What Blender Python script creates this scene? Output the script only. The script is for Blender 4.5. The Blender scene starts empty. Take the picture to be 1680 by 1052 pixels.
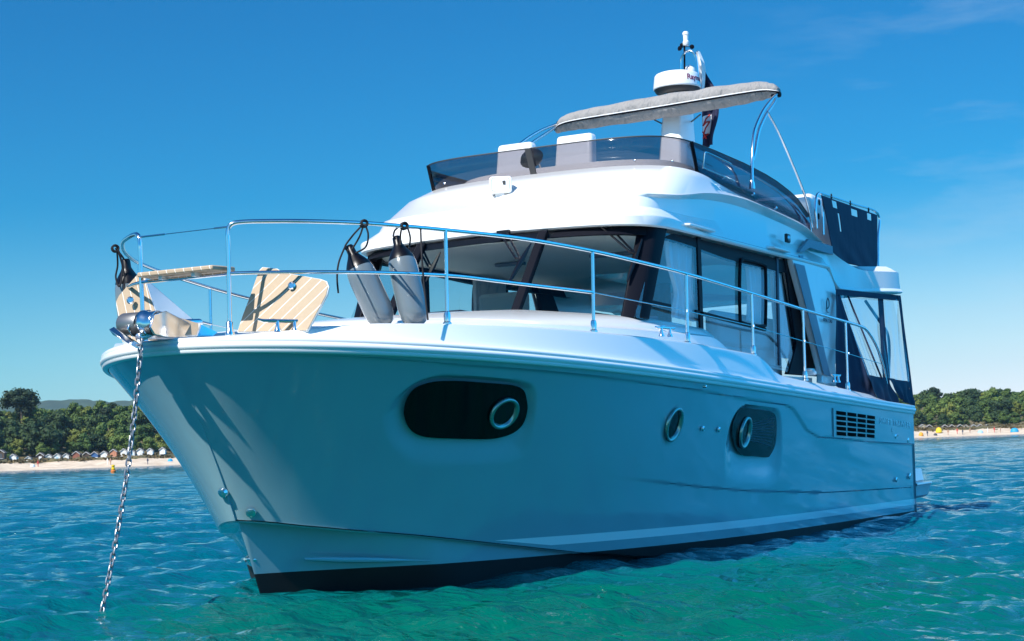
import bpy, bmesh, math, random
import numpy as np
from mathutils import Vector, Matrix
from math import sin, cos, pi, radians, sqrt, atan2
random.seed(7); np.random.seed(7)
SC = bpy.context.scene
COL = SC.collection

# ------------------------------------------------------------------ camera
cd = bpy.data.cameras.new('camera'); cam = bpy.data.objects.new('camera', cd); COL.objects.link(cam)
YAW = radians(28.0136); ROLL = radians(2.05)
D3 = Vector((-cos(YAW), -sin(YAW), 0)); R3 = D3.cross(Vector((0, 0, 1))); U3 = Vector((0, 0, 1))
Rr = R3 * cos(ROLL) - U3 * sin(ROLL); Ur = R3 * sin(ROLL) + U3 * cos(ROLL)
cam.matrix_world = Matrix.Translation((19.7896, 6.9961, 0.9193)) @ Matrix((Rr, Ur, -D3)).transposed().to_4x4()
cd.sensor_fit = 'HORIZONTAL'; cd.sensor_width = 36.0; cd.lens = 2759.72 / 1680 * 36
cd.shift_x = -7.5 / 1680; cd.shift_y = 210.8 / 1680
cd.clip_start = 0.1; cd.clip_end = 9000
SC.camera = cam

# ------------------------------------------------------------------ sky, sun, exposure
SUN_AZ = radians(-13.0)      # from +x (bow) towards -y (starboard)
SUN_EL = radians(45.0)
w = bpy.data.worlds.new('World'); SC.world = w; w.use_nodes = True
nt = w.node_tree; nt.nodes.clear()
sky = nt.nodes.new('ShaderNodeTexSky'); sky.sky_type = 'NISHITA'; sky.sun_disc = False
sky.sun_elevation = SUN_EL
sky.sun_rotation = pi / 2 - SUN_AZ
sky.air_density = 1.0; sky.dust_density = 0.3; sky.ozone_density = 3.0; sky.altitude = 0
hs = nt.nodes.new('ShaderNodeHueSaturation'); hs.inputs['Saturation'].default_value = 1.25; hs.inputs['Value'].default_value = 1.0
ti = nt.nodes.new('ShaderNodeMixRGB'); ti.blend_type = 'MULTIPLY'; ti.inputs[0].default_value = 1.0; ti.inputs[2].default_value = (.065, .38, .505, 1)
bg = nt.nodes.new('ShaderNodeBackground'); bg.inputs[1].default_value = 0.15
wo = nt.nodes.new('ShaderNodeOutputWorld')
# bright haze low in the west and a few thin wisps over the horizon
tc = nt.nodes.new('ShaderNodeTexCoord'); mp = nt.nodes.new('ShaderNodeMapping'); mp.inputs['Scale'].default_value = (3.0, 3.0, 16)
mp.inputs['Location'].default_value = (.35, .1, .2)
nz = nt.nodes.new('ShaderNodeTexNoise'); nz.inputs['Scale'].default_value = 1.6; nz.inputs['Detail'].default_value = 7; nz.inputs['Roughness'].default_value = .62
cr = nt.nodes.new('ShaderNodeValToRGB'); cr.color_ramp.elements[0].position = .52; cr.color_ramp.elements[1].position = .78
cr.color_ramp.elements[0].color = (0, 0, 0, 1); cr.color_ramp.elements[1].color = (.30, .30, .30, 1)
mx = nt.nodes.new('ShaderNodeMixRGB'); mx.inputs[2].default_value = (2.4, 3.2, 3.9, 1)
sx = nt.nodes.new('ShaderNodeSeparateXYZ'); nt.links.new(tc.outputs['Generated'], sx.inputs[0])
hz = nt.nodes.new('ShaderNodeMapRange'); hz.inputs[1].default_value = .15; hz.inputs[2].default_value = .02; hz.inputs[3].default_value = 0; hz.inputs[4].default_value = 1; hz.clamp = True
nt.links.new(sx.outputs[2], hz.inputs[0])
hp = nt.nodes.new('ShaderNodeMath'); hp.operation = 'POWER'; hp.inputs[1].default_value = 1.6; nt.links.new(hz.outputs[0], hp.inputs[0])
# direction across the view: haze is whiter to the right
az = nt.nodes.new('ShaderNodeVectorMath'); az.operation = 'DOT_PRODUCT'; az.inputs[1].default_value = (R3.x, R3.y, 0); nt.links.new(tc.outputs['Generated'], az.inputs[0])
am = nt.nodes.new('ShaderNodeMapRange'); am.inputs[1].default_value = -.35; am.inputs[2].default_value = .35; am.inputs[3].default_value = .30; am.inputs[4].default_value = 1.0; nt.links.new(az.outputs['Value'], am.inputs[0])
hm = nt.nodes.new('ShaderNodeMath'); hm.operation = 'MULTIPLY'; nt.links.new(hp.outputs[0], hm.inputs[0]); nt.links.new(am.outputs[0], hm.inputs[1])
hx = nt.nodes.new('ShaderNodeMixRGB'); hx.inputs[2].default_value = (4.3, 4.6, 4.9, 1)
nt.links.new(tc.outputs['Generated'], mp.inputs[0]); nt.links.new(mp.outputs[0], nz.inputs['Vector']); nt.links.new(nz.outputs['Fac'], cr.inputs[0])
nt.links.new(sky.outputs[0], hs.inputs['Color']); nt.links.new(hs.outputs[0], ti.inputs[1]); nt.links.new(hm.outputs[0], hx.inputs[0]); nt.links.new(ti.outputs[0], hx.inputs[1])
# added bright blue sky fill beyond the right frame edge, lifting the port-side shade
a2 = nt.nodes.new('ShaderNodeMapRange'); a2.inputs[1].default_value = .34; a2.inputs[2].default_value = .8; a2.inputs[3].default_value = 0; a2.inputs[4].default_value = .9; nt.links.new(az.outputs['Value'], a2.inputs[0])
gx = nt.nodes.new('ShaderNodeMixRGB'); gx.inputs[2].default_value = (.15, 3.6, 8.4, 1); nt.links.new(a2.outputs[0], gx.inputs[0]); nt.links.new(hx.outputs[0], gx.inputs[1])
a3 = nt.nodes.new('ShaderNodeMapRange'); a3.inputs[1].default_value = .12; a3.inputs[2].default_value = .24; nt.links.new(az.outputs['Value'], a3.inputs[0])
a4 = nt.nodes.new('ShaderNodeMath'); a4.operation = 'MULTIPLY'; nt.links.new(cr.outputs[0], a4.inputs[0]); nt.links.new(a3.outputs[0], a4.inputs[1])
nt.links.new(a4.outputs[0], mx.inputs[0]); nt.links.new(gx.outputs[0], mx.inputs[1])
nt.links.new(mx.outputs[0], bg.inputs[0]); nt.links.new(bg.outputs[0], wo.inputs[0])
sd = bpy.data.lights.new('sun', 'SUN'); sd.energy = 4.8; sd.angle = radians(.5); sd.color = (1, .955, .89)
sun = bpy.data.objects.new('sun', sd); COL.objects.link(sun)
SDIR = Vector((cos(SUN_EL) * cos(SUN_AZ), cos(SUN_EL) * sin(SUN_AZ), sin(SUN_EL)))
sun.rotation_euler = SDIR.to_track_quat('Z', 'Y').to_euler(); sun.location = (0, 0, 60)
SC.view_settings.view_transform = 'Standard'; SC.view_settings.look = 'None'
SC.view_settings.exposure = 0.6; SC.view_settings.gamma = 1.0
SC.render.engine = 'CYCLES'
SC.cycles.use_denoising = True
SC.cycles.max_bounces = 12; SC.cycles.transparent_max_bounces = 24; SC.cycles.glossy_bounces = 6; SC.cycles.diffuse_bounces = 4
SC.cycles.caustics_reflective = False; SC.cycles.caustics_refractive = False
SC.cycles.sample_clamp_indirect = 12

# ------------------------------------------------------------------ materials
def mat(name, col=(.5, .5, .5), rough=.5, metal=0., coat=0., spec=.5, alpha=None):
    m = bpy.data.materials.new(name); m.use_nodes = True
    b = m.node_tree.nodes['Principled BSDF']
    b.inputs['Base Color'].default_value = (*col, 1); b.inputs['Roughness'].default_value = rough
    b.inputs['Metallic'].default_value = metal; b.inputs['Coat Weight'].default_value = coat
    b.inputs['Coat Roughness'].default_value = .06
    b.inputs['Specular IOR Level'].default_value = spec
    return m
def nodes(m): return m.node_tree.nodes, m.node_tree.links, m.node_tree.nodes['Principled BSDF']
def add_noise_color(m, c1, c2, scale=4, detail=4, rough=.6, stretch=(1, 1, 1), lo=.35, hi=.65):
    N, Lk, b = nodes(m)
    t = N.new('ShaderNodeTexCoord'); mpn = N.new('ShaderNodeMapping'); mpn.inputs['Scale'].default_value = stretch
    n = N.new('ShaderNodeTexNoise'); n.inputs['Scale'].default_value = scale; n.inputs['Detail'].default_value = detail; n.inputs['Roughness'].default_value = rough
    r = N.new('ShaderNodeValToRGB'); r.color_ramp.elements[0].position = lo; r.color_ramp.elements[1].position = hi
    r.color_ramp.elements[0].color = (*c1, 1); r.color_ramp.elements[1].color = (*c2, 1)
    Lk.new(t.outputs['Object'], mpn.inputs[0]); Lk.new(mpn.outputs[0], n.inputs['Vector']); Lk.new(n.outputs['Fac'], r.inputs[0]); Lk.new(r.outputs[0], b.inputs['Base Color'])
    return n, r
def add_bump(m, scale=60, strength=.2, dist=.01, detail=3, stretch=(1, 1, 1)):
    N, Lk, b = nodes(m)
    t = N.new('ShaderNodeTexCoord'); mpn = N.new('ShaderNodeMapping'); mpn.inputs['Scale'].default_value = stretch
    n = N.new('ShaderNodeTexNoise'); n.inputs['Scale'].default_value = scale; n.inputs['Detail'].default_value = detail
    bp = N.new('ShaderNodeBump'); bp.inputs['Strength'].default_value = strength; bp.inputs['Distance'].default_value = dist
    Lk.new(t.outputs['Object'], mpn.inputs[0]); Lk.new(mpn.outputs[0], n.inputs['Vector']); Lk.new(n.outputs['Fac'], bp.inputs['Height']); Lk.new(bp.outputs[0], b.inputs['Normal'])
def glassy(name, tint, ior=1.45, rough=.02, gloss=(1, 1, 1)):
    """thin sheet: tinted see-through with a clear reflection"""
    m = bpy.data.materials.new(name); m.use_nodes = True; N = m.node_tree.nodes; Lk = m.node_tree.links; N.clear()
    t = N.new('ShaderNodeBsdfTransparent'); t.inputs[0].default_value = (*tint, 1)
    g = N.new('ShaderNodeBsdfGlossy'); g.inputs['Roughness'].default_value = rough; g.inputs[0].default_value = (*gloss, 1)
    ge = N.new('ShaderNodeNewGeometry'); dt = N.new('ShaderNodeVectorMath'); dt.operation = 'DOT_PRODUCT'
    Lk.new(ge.outputs['Normal'], dt.inputs[0]); Lk.new(ge.outputs['Incoming'], dt.inputs[1])
    ab = N.new('ShaderNodeMath'); ab.operation = 'ABSOLUTE'; Lk.new(dt.outputs['Value'], ab.inputs[0])
    om = N.new('ShaderNodeMath'); om.operation = 'SUBTRACT'; om.inputs[0].default_value = 1.; Lk.new(ab.outputs[0], om.inputs[1])
    pw = N.new('ShaderNodeMath'); pw.operation = 'POWER'; pw.inputs[1].default_value = 5.; Lk.new(om.outputs[0], pw.inputs[0])
    f0 = ((ior - 1) / (ior + 1)) ** 2
    f = N.new('ShaderNodeMath'); f.operation = 'MULTIPLY_ADD'; f.inputs[1].default_value = 1 - f0; f.inputs[2].default_value = f0; Lk.new(pw.outputs[0], f.inputs[0])
    x = N.new('ShaderNodeMixShader'); o = N.new('ShaderNodeOutputMaterial')
    Lk.new(f.outputs[0], x.inputs[0]); Lk.new(t.outputs[0], x.inputs[1]); Lk.new(g.outputs[0], x.inputs[2]); Lk.new(x.outputs[0], o.inputs[0])
    return m
M = {}
M['white'] = mat('white_gelcoat', (.8, .8, .79), .22, coat=.5)
M['cream'] = mat('white_deck_moulding', (.78, .77, .75), .4, coat=.15)
M['steel'] = mat('stainless_steel', (.78, .8, .82), .14, 1.)
M['galv'] = mat('galvanised_chain', (.28, .29, .31), .4, .8); add_bump(M['galv'], 200, .3, .002)
M['black'] = mat('black_trim', (.005, .006, .011), .5, spec=.08)
M['rim'] = mat('porthole_rim_metal', (.27, .40, .38), .22, .9)  # green tint in the metal stands in for reflected water
M['void'] = mat('black_void', (.002, .002, .003), .9, spec=.05)
M['rubber'] = mat('black_rubber', (.003, .003, .006), .34, spec=.35)
M['rope'] = mat('black_rope', (.008, .007, .01), .8); add_bump(M['rope'], 300, .6, .003)
M['darkglass'] = mat('dark_window_glass', (.003, .003, .005), .08, spec=.18)
M['portglass'] = mat('porthole_glass', (.003, .007, .010), .06, spec=.3)
M['wsglass'] = glassy('windscreen_glass', (.90, .95, .91), 1.36)
M['sideglass'] = glassy('side_window_glass', (.72, .84, .88), 1.55)
M['smoke'] = glassy('smoked_screen', (.54, .535, .57), 1.38, .04)
M['navysmoke'] = glassy('dark_smoked_screen', (.21, .235, .33), 1.5, .06)
M['vinyl'] = glassy('clear_vinyl', (.80, .87, .91), 1.5, .12)
M['navy'] = mat('navy_canvas', (.005, .016, .05), .75); add_bump(M['navy'], 5, .35, .03, 3)
M['grey_canvas'] = mat('grey_canvas', (.27, .262, .262), .9); add_bump(M['grey_canvas'], 7, 1.0, .07, 5, (1, 1.6, .8)); add_noise_color(M['grey_canvas'], (.262, .255, .254), (.288, .28, .279), 4, 3)
M['curtain'] = mat('white_curtain', (.78, .8, .82), .9)
M['headliner'] = mat('white_headliner', (.9, .9, .86), .8)
M['wood'] = mat('cabin_wood', (.22, .13, .07), .5); add_noise_color(M['wood'], (.19, .11, .06), (.28, .17, .1), 3, 4, .6, (1, 8, 1))
M['dash'] = mat('dark_dashboard', (.02, .03, .06), .5)
M['sofa'] = mat('pale_upholstery', (.5, .52, .52), .8)
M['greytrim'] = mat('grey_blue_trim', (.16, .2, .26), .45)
M['tinted_white'] = mat('white_plastic', (.8, .8, .8), .3, coat=.3)
M['drum'] = mat('brushed_steel_drum', (.28, .28, .28), .42, .9)
M['darkgrey'] = mat('dark_grey_plastic', (.03, .032, .036), .5)
M['lettering'] = mat('silver_lettering', (.95, .96, .97), .3, .0)
M['redletter'] = mat('dark_red_lettering', (.22, .02, .07), .5)
M['blackletter'] = mat('dark_lettering', (.01, .02, .05), .5)
M['lampglass'] = mat('lamp_reflector', (.42, .5, .56), .2, .8)
M['fender'] = mat('grey_fender_vinyl', (.13, .165, .19), .2, coat=.5)

def hull_paint():
    m = mat('grey_hull_gelcoat', (.2, .27, .3), .13, coat=.9); add_bump(m, 1.6, .35, .004, 2)
    N, Lk, b = nodes(m)
    t = N.new('ShaderNodeTexCoord'); s = N.new('ShaderNodeSeparateXYZ'); Lk.new(t.outputs['Object'], s.inputs[0])
    def mth(op, a, c):
        n = N.new('ShaderNodeMath'); n.operation = op
        for i, v in enumerate((a, c)):
            if isinstance(v, (int, float)): n.inputs[i].default_value = v
            else: Lk.new(v, n.inputs[i])
        return n.outputs[0]
    X, Z = s.outputs[0], s.outputs[2]
    sl = mth('MULTIPLY', X, .0095)
    top = mth('LESS_THAN', mth('SUBTRACT', Z, sl), .175)
    bot = mth('GREATER_THAN', mth('SUBTRACT', Z, sl), .108)
    tip = mth('LESS_THAN', mth('SUBTRACT', X, mth('MULTIPLY', Z, 7.33)), 7.17)
    st = mth('MULTIPLY', mth('MULTIPLY', top, bot), tip)
    af = mth('LESS_THAN', mth('SUBTRACT', Z, mth('MULTIPLY', X, .009)), .035)
    m1 = N.new('ShaderNodeMixRGB'); Lk.new(st, m1.inputs[0]); m1.inputs[1].default_value = (.255, .415, .465, 1); m1.inputs[2].default_value = (.9, .92, .93, 1)
    m2 = N.new('ShaderNodeMixRGB'); Lk.new(af, m2.inputs[0]); Lk.new(m1.outputs[0], m2.inputs[1]); m2.inputs[2].default_value = (.002, .002, .004, 1)
    Lk.new(m2.outputs[0], b.inputs['Base Color'])
    r = N.new('ShaderNodeMath'); r.operation = 'MULTIPLY_ADD'; Lk.new(af, r.inputs[0]); r.inputs[1].default_value = .55; r.inputs[2].default_value = .10; Lk.new(r.outputs[0], b.inputs['Roughness'])
    c = N.new('ShaderNodeMath'); c.operation = 'MULTIPLY_ADD'; Lk.new(af, c.inputs[0]); c.inputs[1].default_value = -.9; c.inputs[2].default_value = .9; Lk.new(c.outputs[0], b.inputs['Coat Weight'])
    return m
M['hull'] = hull_paint()

def plank_mat(name, ang, k, u='Y', v='Z', w_=.07):
    m = mat(name, (.62, .5, .36), .6); N, Lk, b = nodes(m)
    t = N.new('ShaderNodeTexCoord'); s = N.new('ShaderNodeSeparateXYZ'); Lk.new(t.outputs['Object'], s.inputs[0])
    a = N.new('ShaderNodeMath'); a.operation = 'MULTIPLY'; Lk.new(s.outputs[u], a.inputs[0]); a.inputs[1].default_value = k * cos(ang)
    c = N.new('ShaderNodeMath'); c.operation = 'MULTIPLY_ADD'; Lk.new(s.outputs[v], c.inputs[0]); c.inputs[1].default_value = k * sin(ang); Lk.new(a.outputs[0], c.inputs[2])
    f = N.new('ShaderNodeMath'); f.operation = 'FRACT'; Lk.new(c.outputs[0], f.inputs[0])
    l = N.new('ShaderNodeMath'); l.operation = 'LESS_THAN'; Lk.new(f.outputs[0], l.inputs[0]); l.inputs[1].default_value = w_
    n = N.new('ShaderNodeTexNoise'); n.inputs['Scale'].default_value = 45; n.inputs['Detail'].default_value = 3; Lk.new(t.outputs['Object'], n.inputs['Vector'])
    r = N.new('ShaderNodeValToRGB'); r.color_ramp.elements[0].color = (.40, .30, .20, 1); r.color_ramp.elements[1].color = (.465, .355, .245, 1); Lk.new(n.outputs['Fac'], r.inputs[0])
    x = N.new('ShaderNodeMixRGB'); Lk.new(l.outputs[0], x.inputs[0]); Lk.new(r.outputs[0], x.inputs[1]); x.inputs[2].default_value = (.8, .77, .72, 1)
    Lk.new(x.outputs[0], b.inputs['Base Color']); return m
M['plank_a'] = plank_mat('caulked_beige_planking', radians(-50), 15)
M['plank_b'] = plank_mat('caulked_beige_planking_two', radians(18), 15)

# ------------------------------------------------------------------ mesh helper
def tag(o, label=None, cat=None, group=None, kind=None):
    if label: o['label'] = label
    if cat: o['category'] = cat
    if group: o['group'] = group
    if kind: o['kind'] = kind
    return o
def empty(name, loc=(0, 0, 0), parent=None):
    o = bpy.data.objects.new(name, None); COL.objects.link(o); o.location = loc; o.empty_display_size = .2
    if parent: o.parent = parent
    return o
def V(p): return Vector(p)
class MB:
    def __init__(s): s.v = []; s.f = []
    def add(s, vs, fs):
        n = len(s.v); s.v += [tuple(p) for p in vs]; s.f += [tuple(i + n for i in f) for f in fs]; return s
    def grid(s, rows, cu=False, cv=False):
        """rows: list of equal-length point lists"""
        R, K = len(rows), len(rows[0]); vs = [p for r in rows for p in r]; fs = []
        for i in range(R if cv else R - 1):
            for j in range(K if cu else K - 1):
                a = i * K + j; b = i * K + (j + 1) % K; c = ((i + 1) % R) * K + (j + 1) % K; d = ((i + 1) % R) * K + j
                fs.append((a, b, c, d))
        return s.add(vs, fs)
    def poly(s, pts): return s.add(pts, [tuple(range(len(pts)))])
    def prism(s, pts, off):
        off = V(off); a = [V(p) for p in pts]; b = [p + off for p in a]; n = len(a)
        fs = [tuple(range(n))[::-1], tuple(range(n, 2 * n))] + [(i, (i + 1) % n, n + (i + 1) % n, n + i) for i in range(n)]
        return s.add(a + b, fs)
    def box(s, c, size, rot=None):
        c = V(c); h = V(size) / 2; vs = []
        for x in (-1, 1):
            for y in (-1, 1):
                for z in (-1, 1):
                    p = V((x * h.x, y * h.y, z * h.z)); vs.append(c + (rot @ p if rot else p))
        return s.add(vs, [(0, 1, 3, 2), (4, 6, 7, 5), (0, 4, 5, 1), (2, 3, 7, 6), (0, 2, 6, 4), (1, 5, 7, 3)])
    def tube(s, path, r, seg=10, closed=False, caps=True):
        P = [V(p) for p in path]; n = len(P); R = r if isinstance(r, (list, tuple)) else [r] * n
        rows = []; up = None
        for i in range(n):
            if closed: t = (P[(i + 1) % n] - P[i - 1]).normalized()
            else: t = (P[min(i + 1, n - 1)] - P[max(i - 1, 0)]).normalized()
            if up is None:
                up = t.cross(V((0, 0, 1)));
                if up.length < .1: up = t.cross(V((0, 1, 0)))
                up.normalize()
            else:
                up = up - t * up.dot(t); up.normalize()
            bi = t.cross(up)
            rows.append([P[i] + (up * cos(2 * pi * k / seg) + bi * sin(2 * pi * k / seg)) * R[i] for k in range(seg)])
        n0 = len(s.v); s.grid(rows, cu=True, cv=closed)
        if caps and not closed:
            s.f.append(tuple(n0 + k for k in range(seg))[::-1]); s.f.append(tuple(n0 + (n - 1) * seg + k for k in range(seg)))
        return s
    def lathe(s, base, axis, prof, seg=24, squash=None):
        """prof: (radius, height) along axis from base"""
        A = V(axis).normalized(); u = A.cross(V((0, 0, 1)));
        if u.length < .1: u = A.cross(V((0, 1, 0)))
        u.normalize(); w2 = A.cross(u); base = V(base)
        rows = [[base + A * h + (u * cos(2 * pi * k / seg) + w2 * sin(2 * pi * k / seg)) * max(r, 1e-4) for k in range(seg)] for r, h in prof]
        n0 = len(s.v); s.grid(rows, cu=True)
        s.f.append(tuple(n0 + k for k in range(seg))[::-1]); s.f.append(tuple(n0 + (len(prof) - 1) * seg + k for k in range(seg)))
        return s
    def build(s, name, material, parent=None, smooth=True, ang=38, bevel=0., solid=0., seg=2, normals=True):
        me = bpy.data.meshes.new(name); me.from_pydata(s.v, [], s.f)
        bm = bmesh.new(); bm.from_mesh(me)
        bmesh.ops.remove_doubles(bm, verts=bm.verts, dist=1e-5)
        if normals: bmesh.ops.recalc_face_normals(bm, faces=bm.faces)
        if smooth:
            for f in bm.faces: f.smooth = True
            for e in bm.edges:
                if len(e.link_faces) == 2 and e.calc_face_angle(0) > radians(ang): e.smooth = False
        bm.to_mesh(me); bm.free(); me.materials.append(material)
        o = bpy.data.objects.new(name, me); COL.objects.link(o)
        if solid:
            m = o.modifiers.new('thick', 'SOLIDIFY'); m.thickness = solid; m.offset = 0
        if bevel:
            m = o.modifiers.new('edge', 'BEVEL'); m.width = bevel; m.segments = seg; m.limit_method = 'ANGLE'; m.angle_limit = radians(40); m.harden_normals = False
        if parent: o.parent = parent
        return o
def smooth_path(pts, n=8):
    """Catmull-Rom through points"""
    P = [V(p) for p in pts]; out = []
    for i in range(len(P) - 1):
        p0, p1, p2, p3 = P[max(i - 1, 0)], P[i], P[i + 1], P[min(i + 2, len(P) - 1)]
        for k in range(n):
            t = k / n
            out.append(.5 * ((2 * p1) + (p2 - p0) * t + (2 * p0 - 5 * p1 + 4 * p2 - p3) * t * t + (3 * p1 - p0 - 3 * p2 + p3) * t ** 3))
    out.append(P[-1]); return out
def sm(a, b, x):
    t = min(1, max(0, (x - a) / (b - a))); return t * t * (3 - 2 * t)
def lerp(a, b, t): return a + (b - a) * t
def itp(x, xs, ys): return float(np.interp(x, xs, ys))
def itps(x, xs, ys, r=.35): return sum(itp(x + r * k / 4, xs, ys) for k in range(-4, 5)) / 9

# ------------------------------------------------------------------ the motor boat
boat = empty('motor_yacht', (0, 0, 0))
tag(boat, 'large white flybridge motor yacht with a grey hull, lying at anchor', 'motor boat')
L = 11.37; TIP = 10.71
def bplan(x, l=L, n=3.94, m=.544, bm_=2.1, b0=2.0):
    if x >= l: return 0.
    if x < 3.5: return b0 + (bm_ - b0) * max(x, 0) / 3.5
    return bm_ * (1 - ((x - 3.5) / (l - 3.5)) ** n) ** m
def zr(x): return 1.1554 + .0264 * x + .0013 * x * x
def bchine(x): return bplan(x, TIP, 2.5, .7, 1.87, 1.88)
CX = [0, 5, 7.2, 8.25, 8.98, 9.73, 10.14, 10.43, 10.62, 10.71]; CZ = [-.14, -.07, -.005, .11, .22, .34, .40, .45, .49, .505]
def zc(x): return itp(x, CX, CZ)
def G(t): return 1 - (1 - t) ** 2.2
def HP(t, v):
    g = G(t); xr = .85 + (L - .85) * g; xk = .3 + (TIP - .3) * g
    yr = bplan(xr); yk = bchine(xk); wv = sm(6., 10., xr)
    return Vector((xr + (xk - xr) * (v + .25 * wv * v * (1 - v)), yr + (yk - yr) * (v + .35 * wv * v * (1 - v)), zr(xr) + (zc(xk) - zr(xr)) * v))
def hull_tv(x, z):
    t, v = 1 - max(0., 1 - (x - .6) / 10.6) ** (1 / 2.2), .5
    for _ in range(25):
        P = HP(t, v); e = 1e-4
        Pt = (HP(min(t + e, 1), v) - P) / (min(t + e, 1) - t + 1e-12); Pv = (HP(t, v + e) - P) / e
        dx, dz = x - P.x, z - P.z; det = Pt.x * Pv.z - Pv.x * Pt.z
        if abs(det) < 1e-9: break
        t = min(.9995, max(0, t + (dx * Pv.z - Pv.x * dz) / det)); v = min(1.2, max(-.2, v + (Pt.x * dz - Pt.z * dx) / det))
    return t, v
def hull_pn(x, z):
    t, v = hull_tv(x, z); e = 1e-3
    P = HP(t, v); n = (HP(t + e, v) - HP(t - e, v)).cross(HP(t, v + e) - HP(t, v - e)).normalized()
    if n.y < 0: n = -n
    return P, n
def hull_at(x, z, off=0.):
    P, n = hull_pn(x, z); return P + n * off

WIN1 = [(10.2, 1.17), (10.235, 1.25), (10.23, 1.33), (10.14, 1.37), (9.98, 1.375), (9.75, 1.362), (9.52, 1.345), (9.40, 1.31), (9.325, 1.24), (9.275, 1.17), (9.255, 1.08), (9.30, 1.02), (9.39, .99), (9.5, .98), (9.75, .99), (9.95, 1.005), (10.06, 1.04), (10.14, 1.1)]
SCO1 = [(10.34, 1.16), (10.33, 1.28), (10.26, 1.38), (10.13, 1.425), (9.97, 1.42), (9.69, 1.405), (9.42, 1.375), (9.31, 1.33), (9.23, 1.22), (9.14, 1.03), (9.10, .9), (9.2, .81), (9.6, .80), (9.93, .82), (10.13, .93), (10.25, 1.04)]
WIN2 = [(6.44, .96), (6.47, 1.07), (6.4, 1.17), (6.31, 1.195), (5.98, 1.18), (5.66, 1.16), (5.53, 1.12), (5.46, 1.01), (5.44, .87), (5.52, .78), (5.6, .76), (5.9, .775), (6.16, .79), (6.33, .86)]
SCO2 = [(6.58, .86), (6.56, 1.05), (6.46, 1.17), (6.27, 1.225), (5.98, 1.22), (5.68, 1.205), (5.5, 1.175), (5.37, 1.03), (5.24, .66), (5.40, .50), (5.9, .50), (6.40, .54)]
def poly_sd(P, x, z):
    """signed distance, negative inside"""
    d = 1e9; ins = False; n = len(P)
    for i in range(n):
        ax, az = P[i]; bx, bz = P[(i + 1) % n]; ex, ez = bx - ax, bz - az
        t = max(0, min(1, ((x - ax) * ex + (z - az) * ez) / (ex * ex + ez * ez))); d = min(d, (x - ax - t * ex) ** 2 + (z - az - t * ez) ** 2)
        if (az > z) != (bz > z) and x < ex * (z - az) / ez + ax: ins = not ins
    return -sqrt(d) if ins else sqrt(d)
def rounded(P, n=6): 
    q = [tuple(p)[:2] for p in smooth_path([(a, b, 0) for a, b in P] + [(P[0][0], P[0][1], 0)], n)][:-1]; return q
WIN1, SCO1, WIN2, SCO2 = [rounded(p, 4) for p in (WIN1, SCO1, WIN2, SCO2)]
PX = [.77, 2.55, 3.9, 4.34, 4.72, 4.97, 5.16, 5.39, 6.26, 7.24, 8.23, 9.3, 10.03, 10.5, 11.2]
PZ = [.81, .86, .92, .93, 1.0, 1.11, 1.19, 1.23, 1.27, 1.33, 1.39, 1.45, 1.49, 1.53, 1.585]
KX = [.65, 2.34, 4.01, 5.93, 6.86, 7.81, 8.3]; KZ = [.32, .35, .39, .48, .55, .64, .685]
DEPTH = .042
def hull_disp(x, z):
    d = 0.
    pz = itp(x, PX, PZ); d += .016 * sm(.006, -.012, z - pz) * sm(11.3, 10.6, x) * sm(.85, .9, x + (1.2 - z) * .5)
    if .6 < x < 8.3:
        kz = itp(x, KX, KZ); d += .011 * sm(.006, -.008, z - kz) * (1 - sm(-.02, -.28, z - kz)) * sm(8.3, 7.2, x)
    for W, S_ , (x0, x1, z0, z1) in ((WIN1, SCO1, (9., 10.4, .75, 1.46)), (WIN2, SCO2, (5.2, 6.65, .5, 1.26))):
        if x0 < x < x1 and z0 < z < z1:
            ds = -poly_sd(S_, x, z)
            if ds > 0:
                dw = poly_sd(W, x, z)
                d += DEPTH * (1 if dw <= 0 else sm(0, 1, ds / (ds + dw)))
    return d
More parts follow.
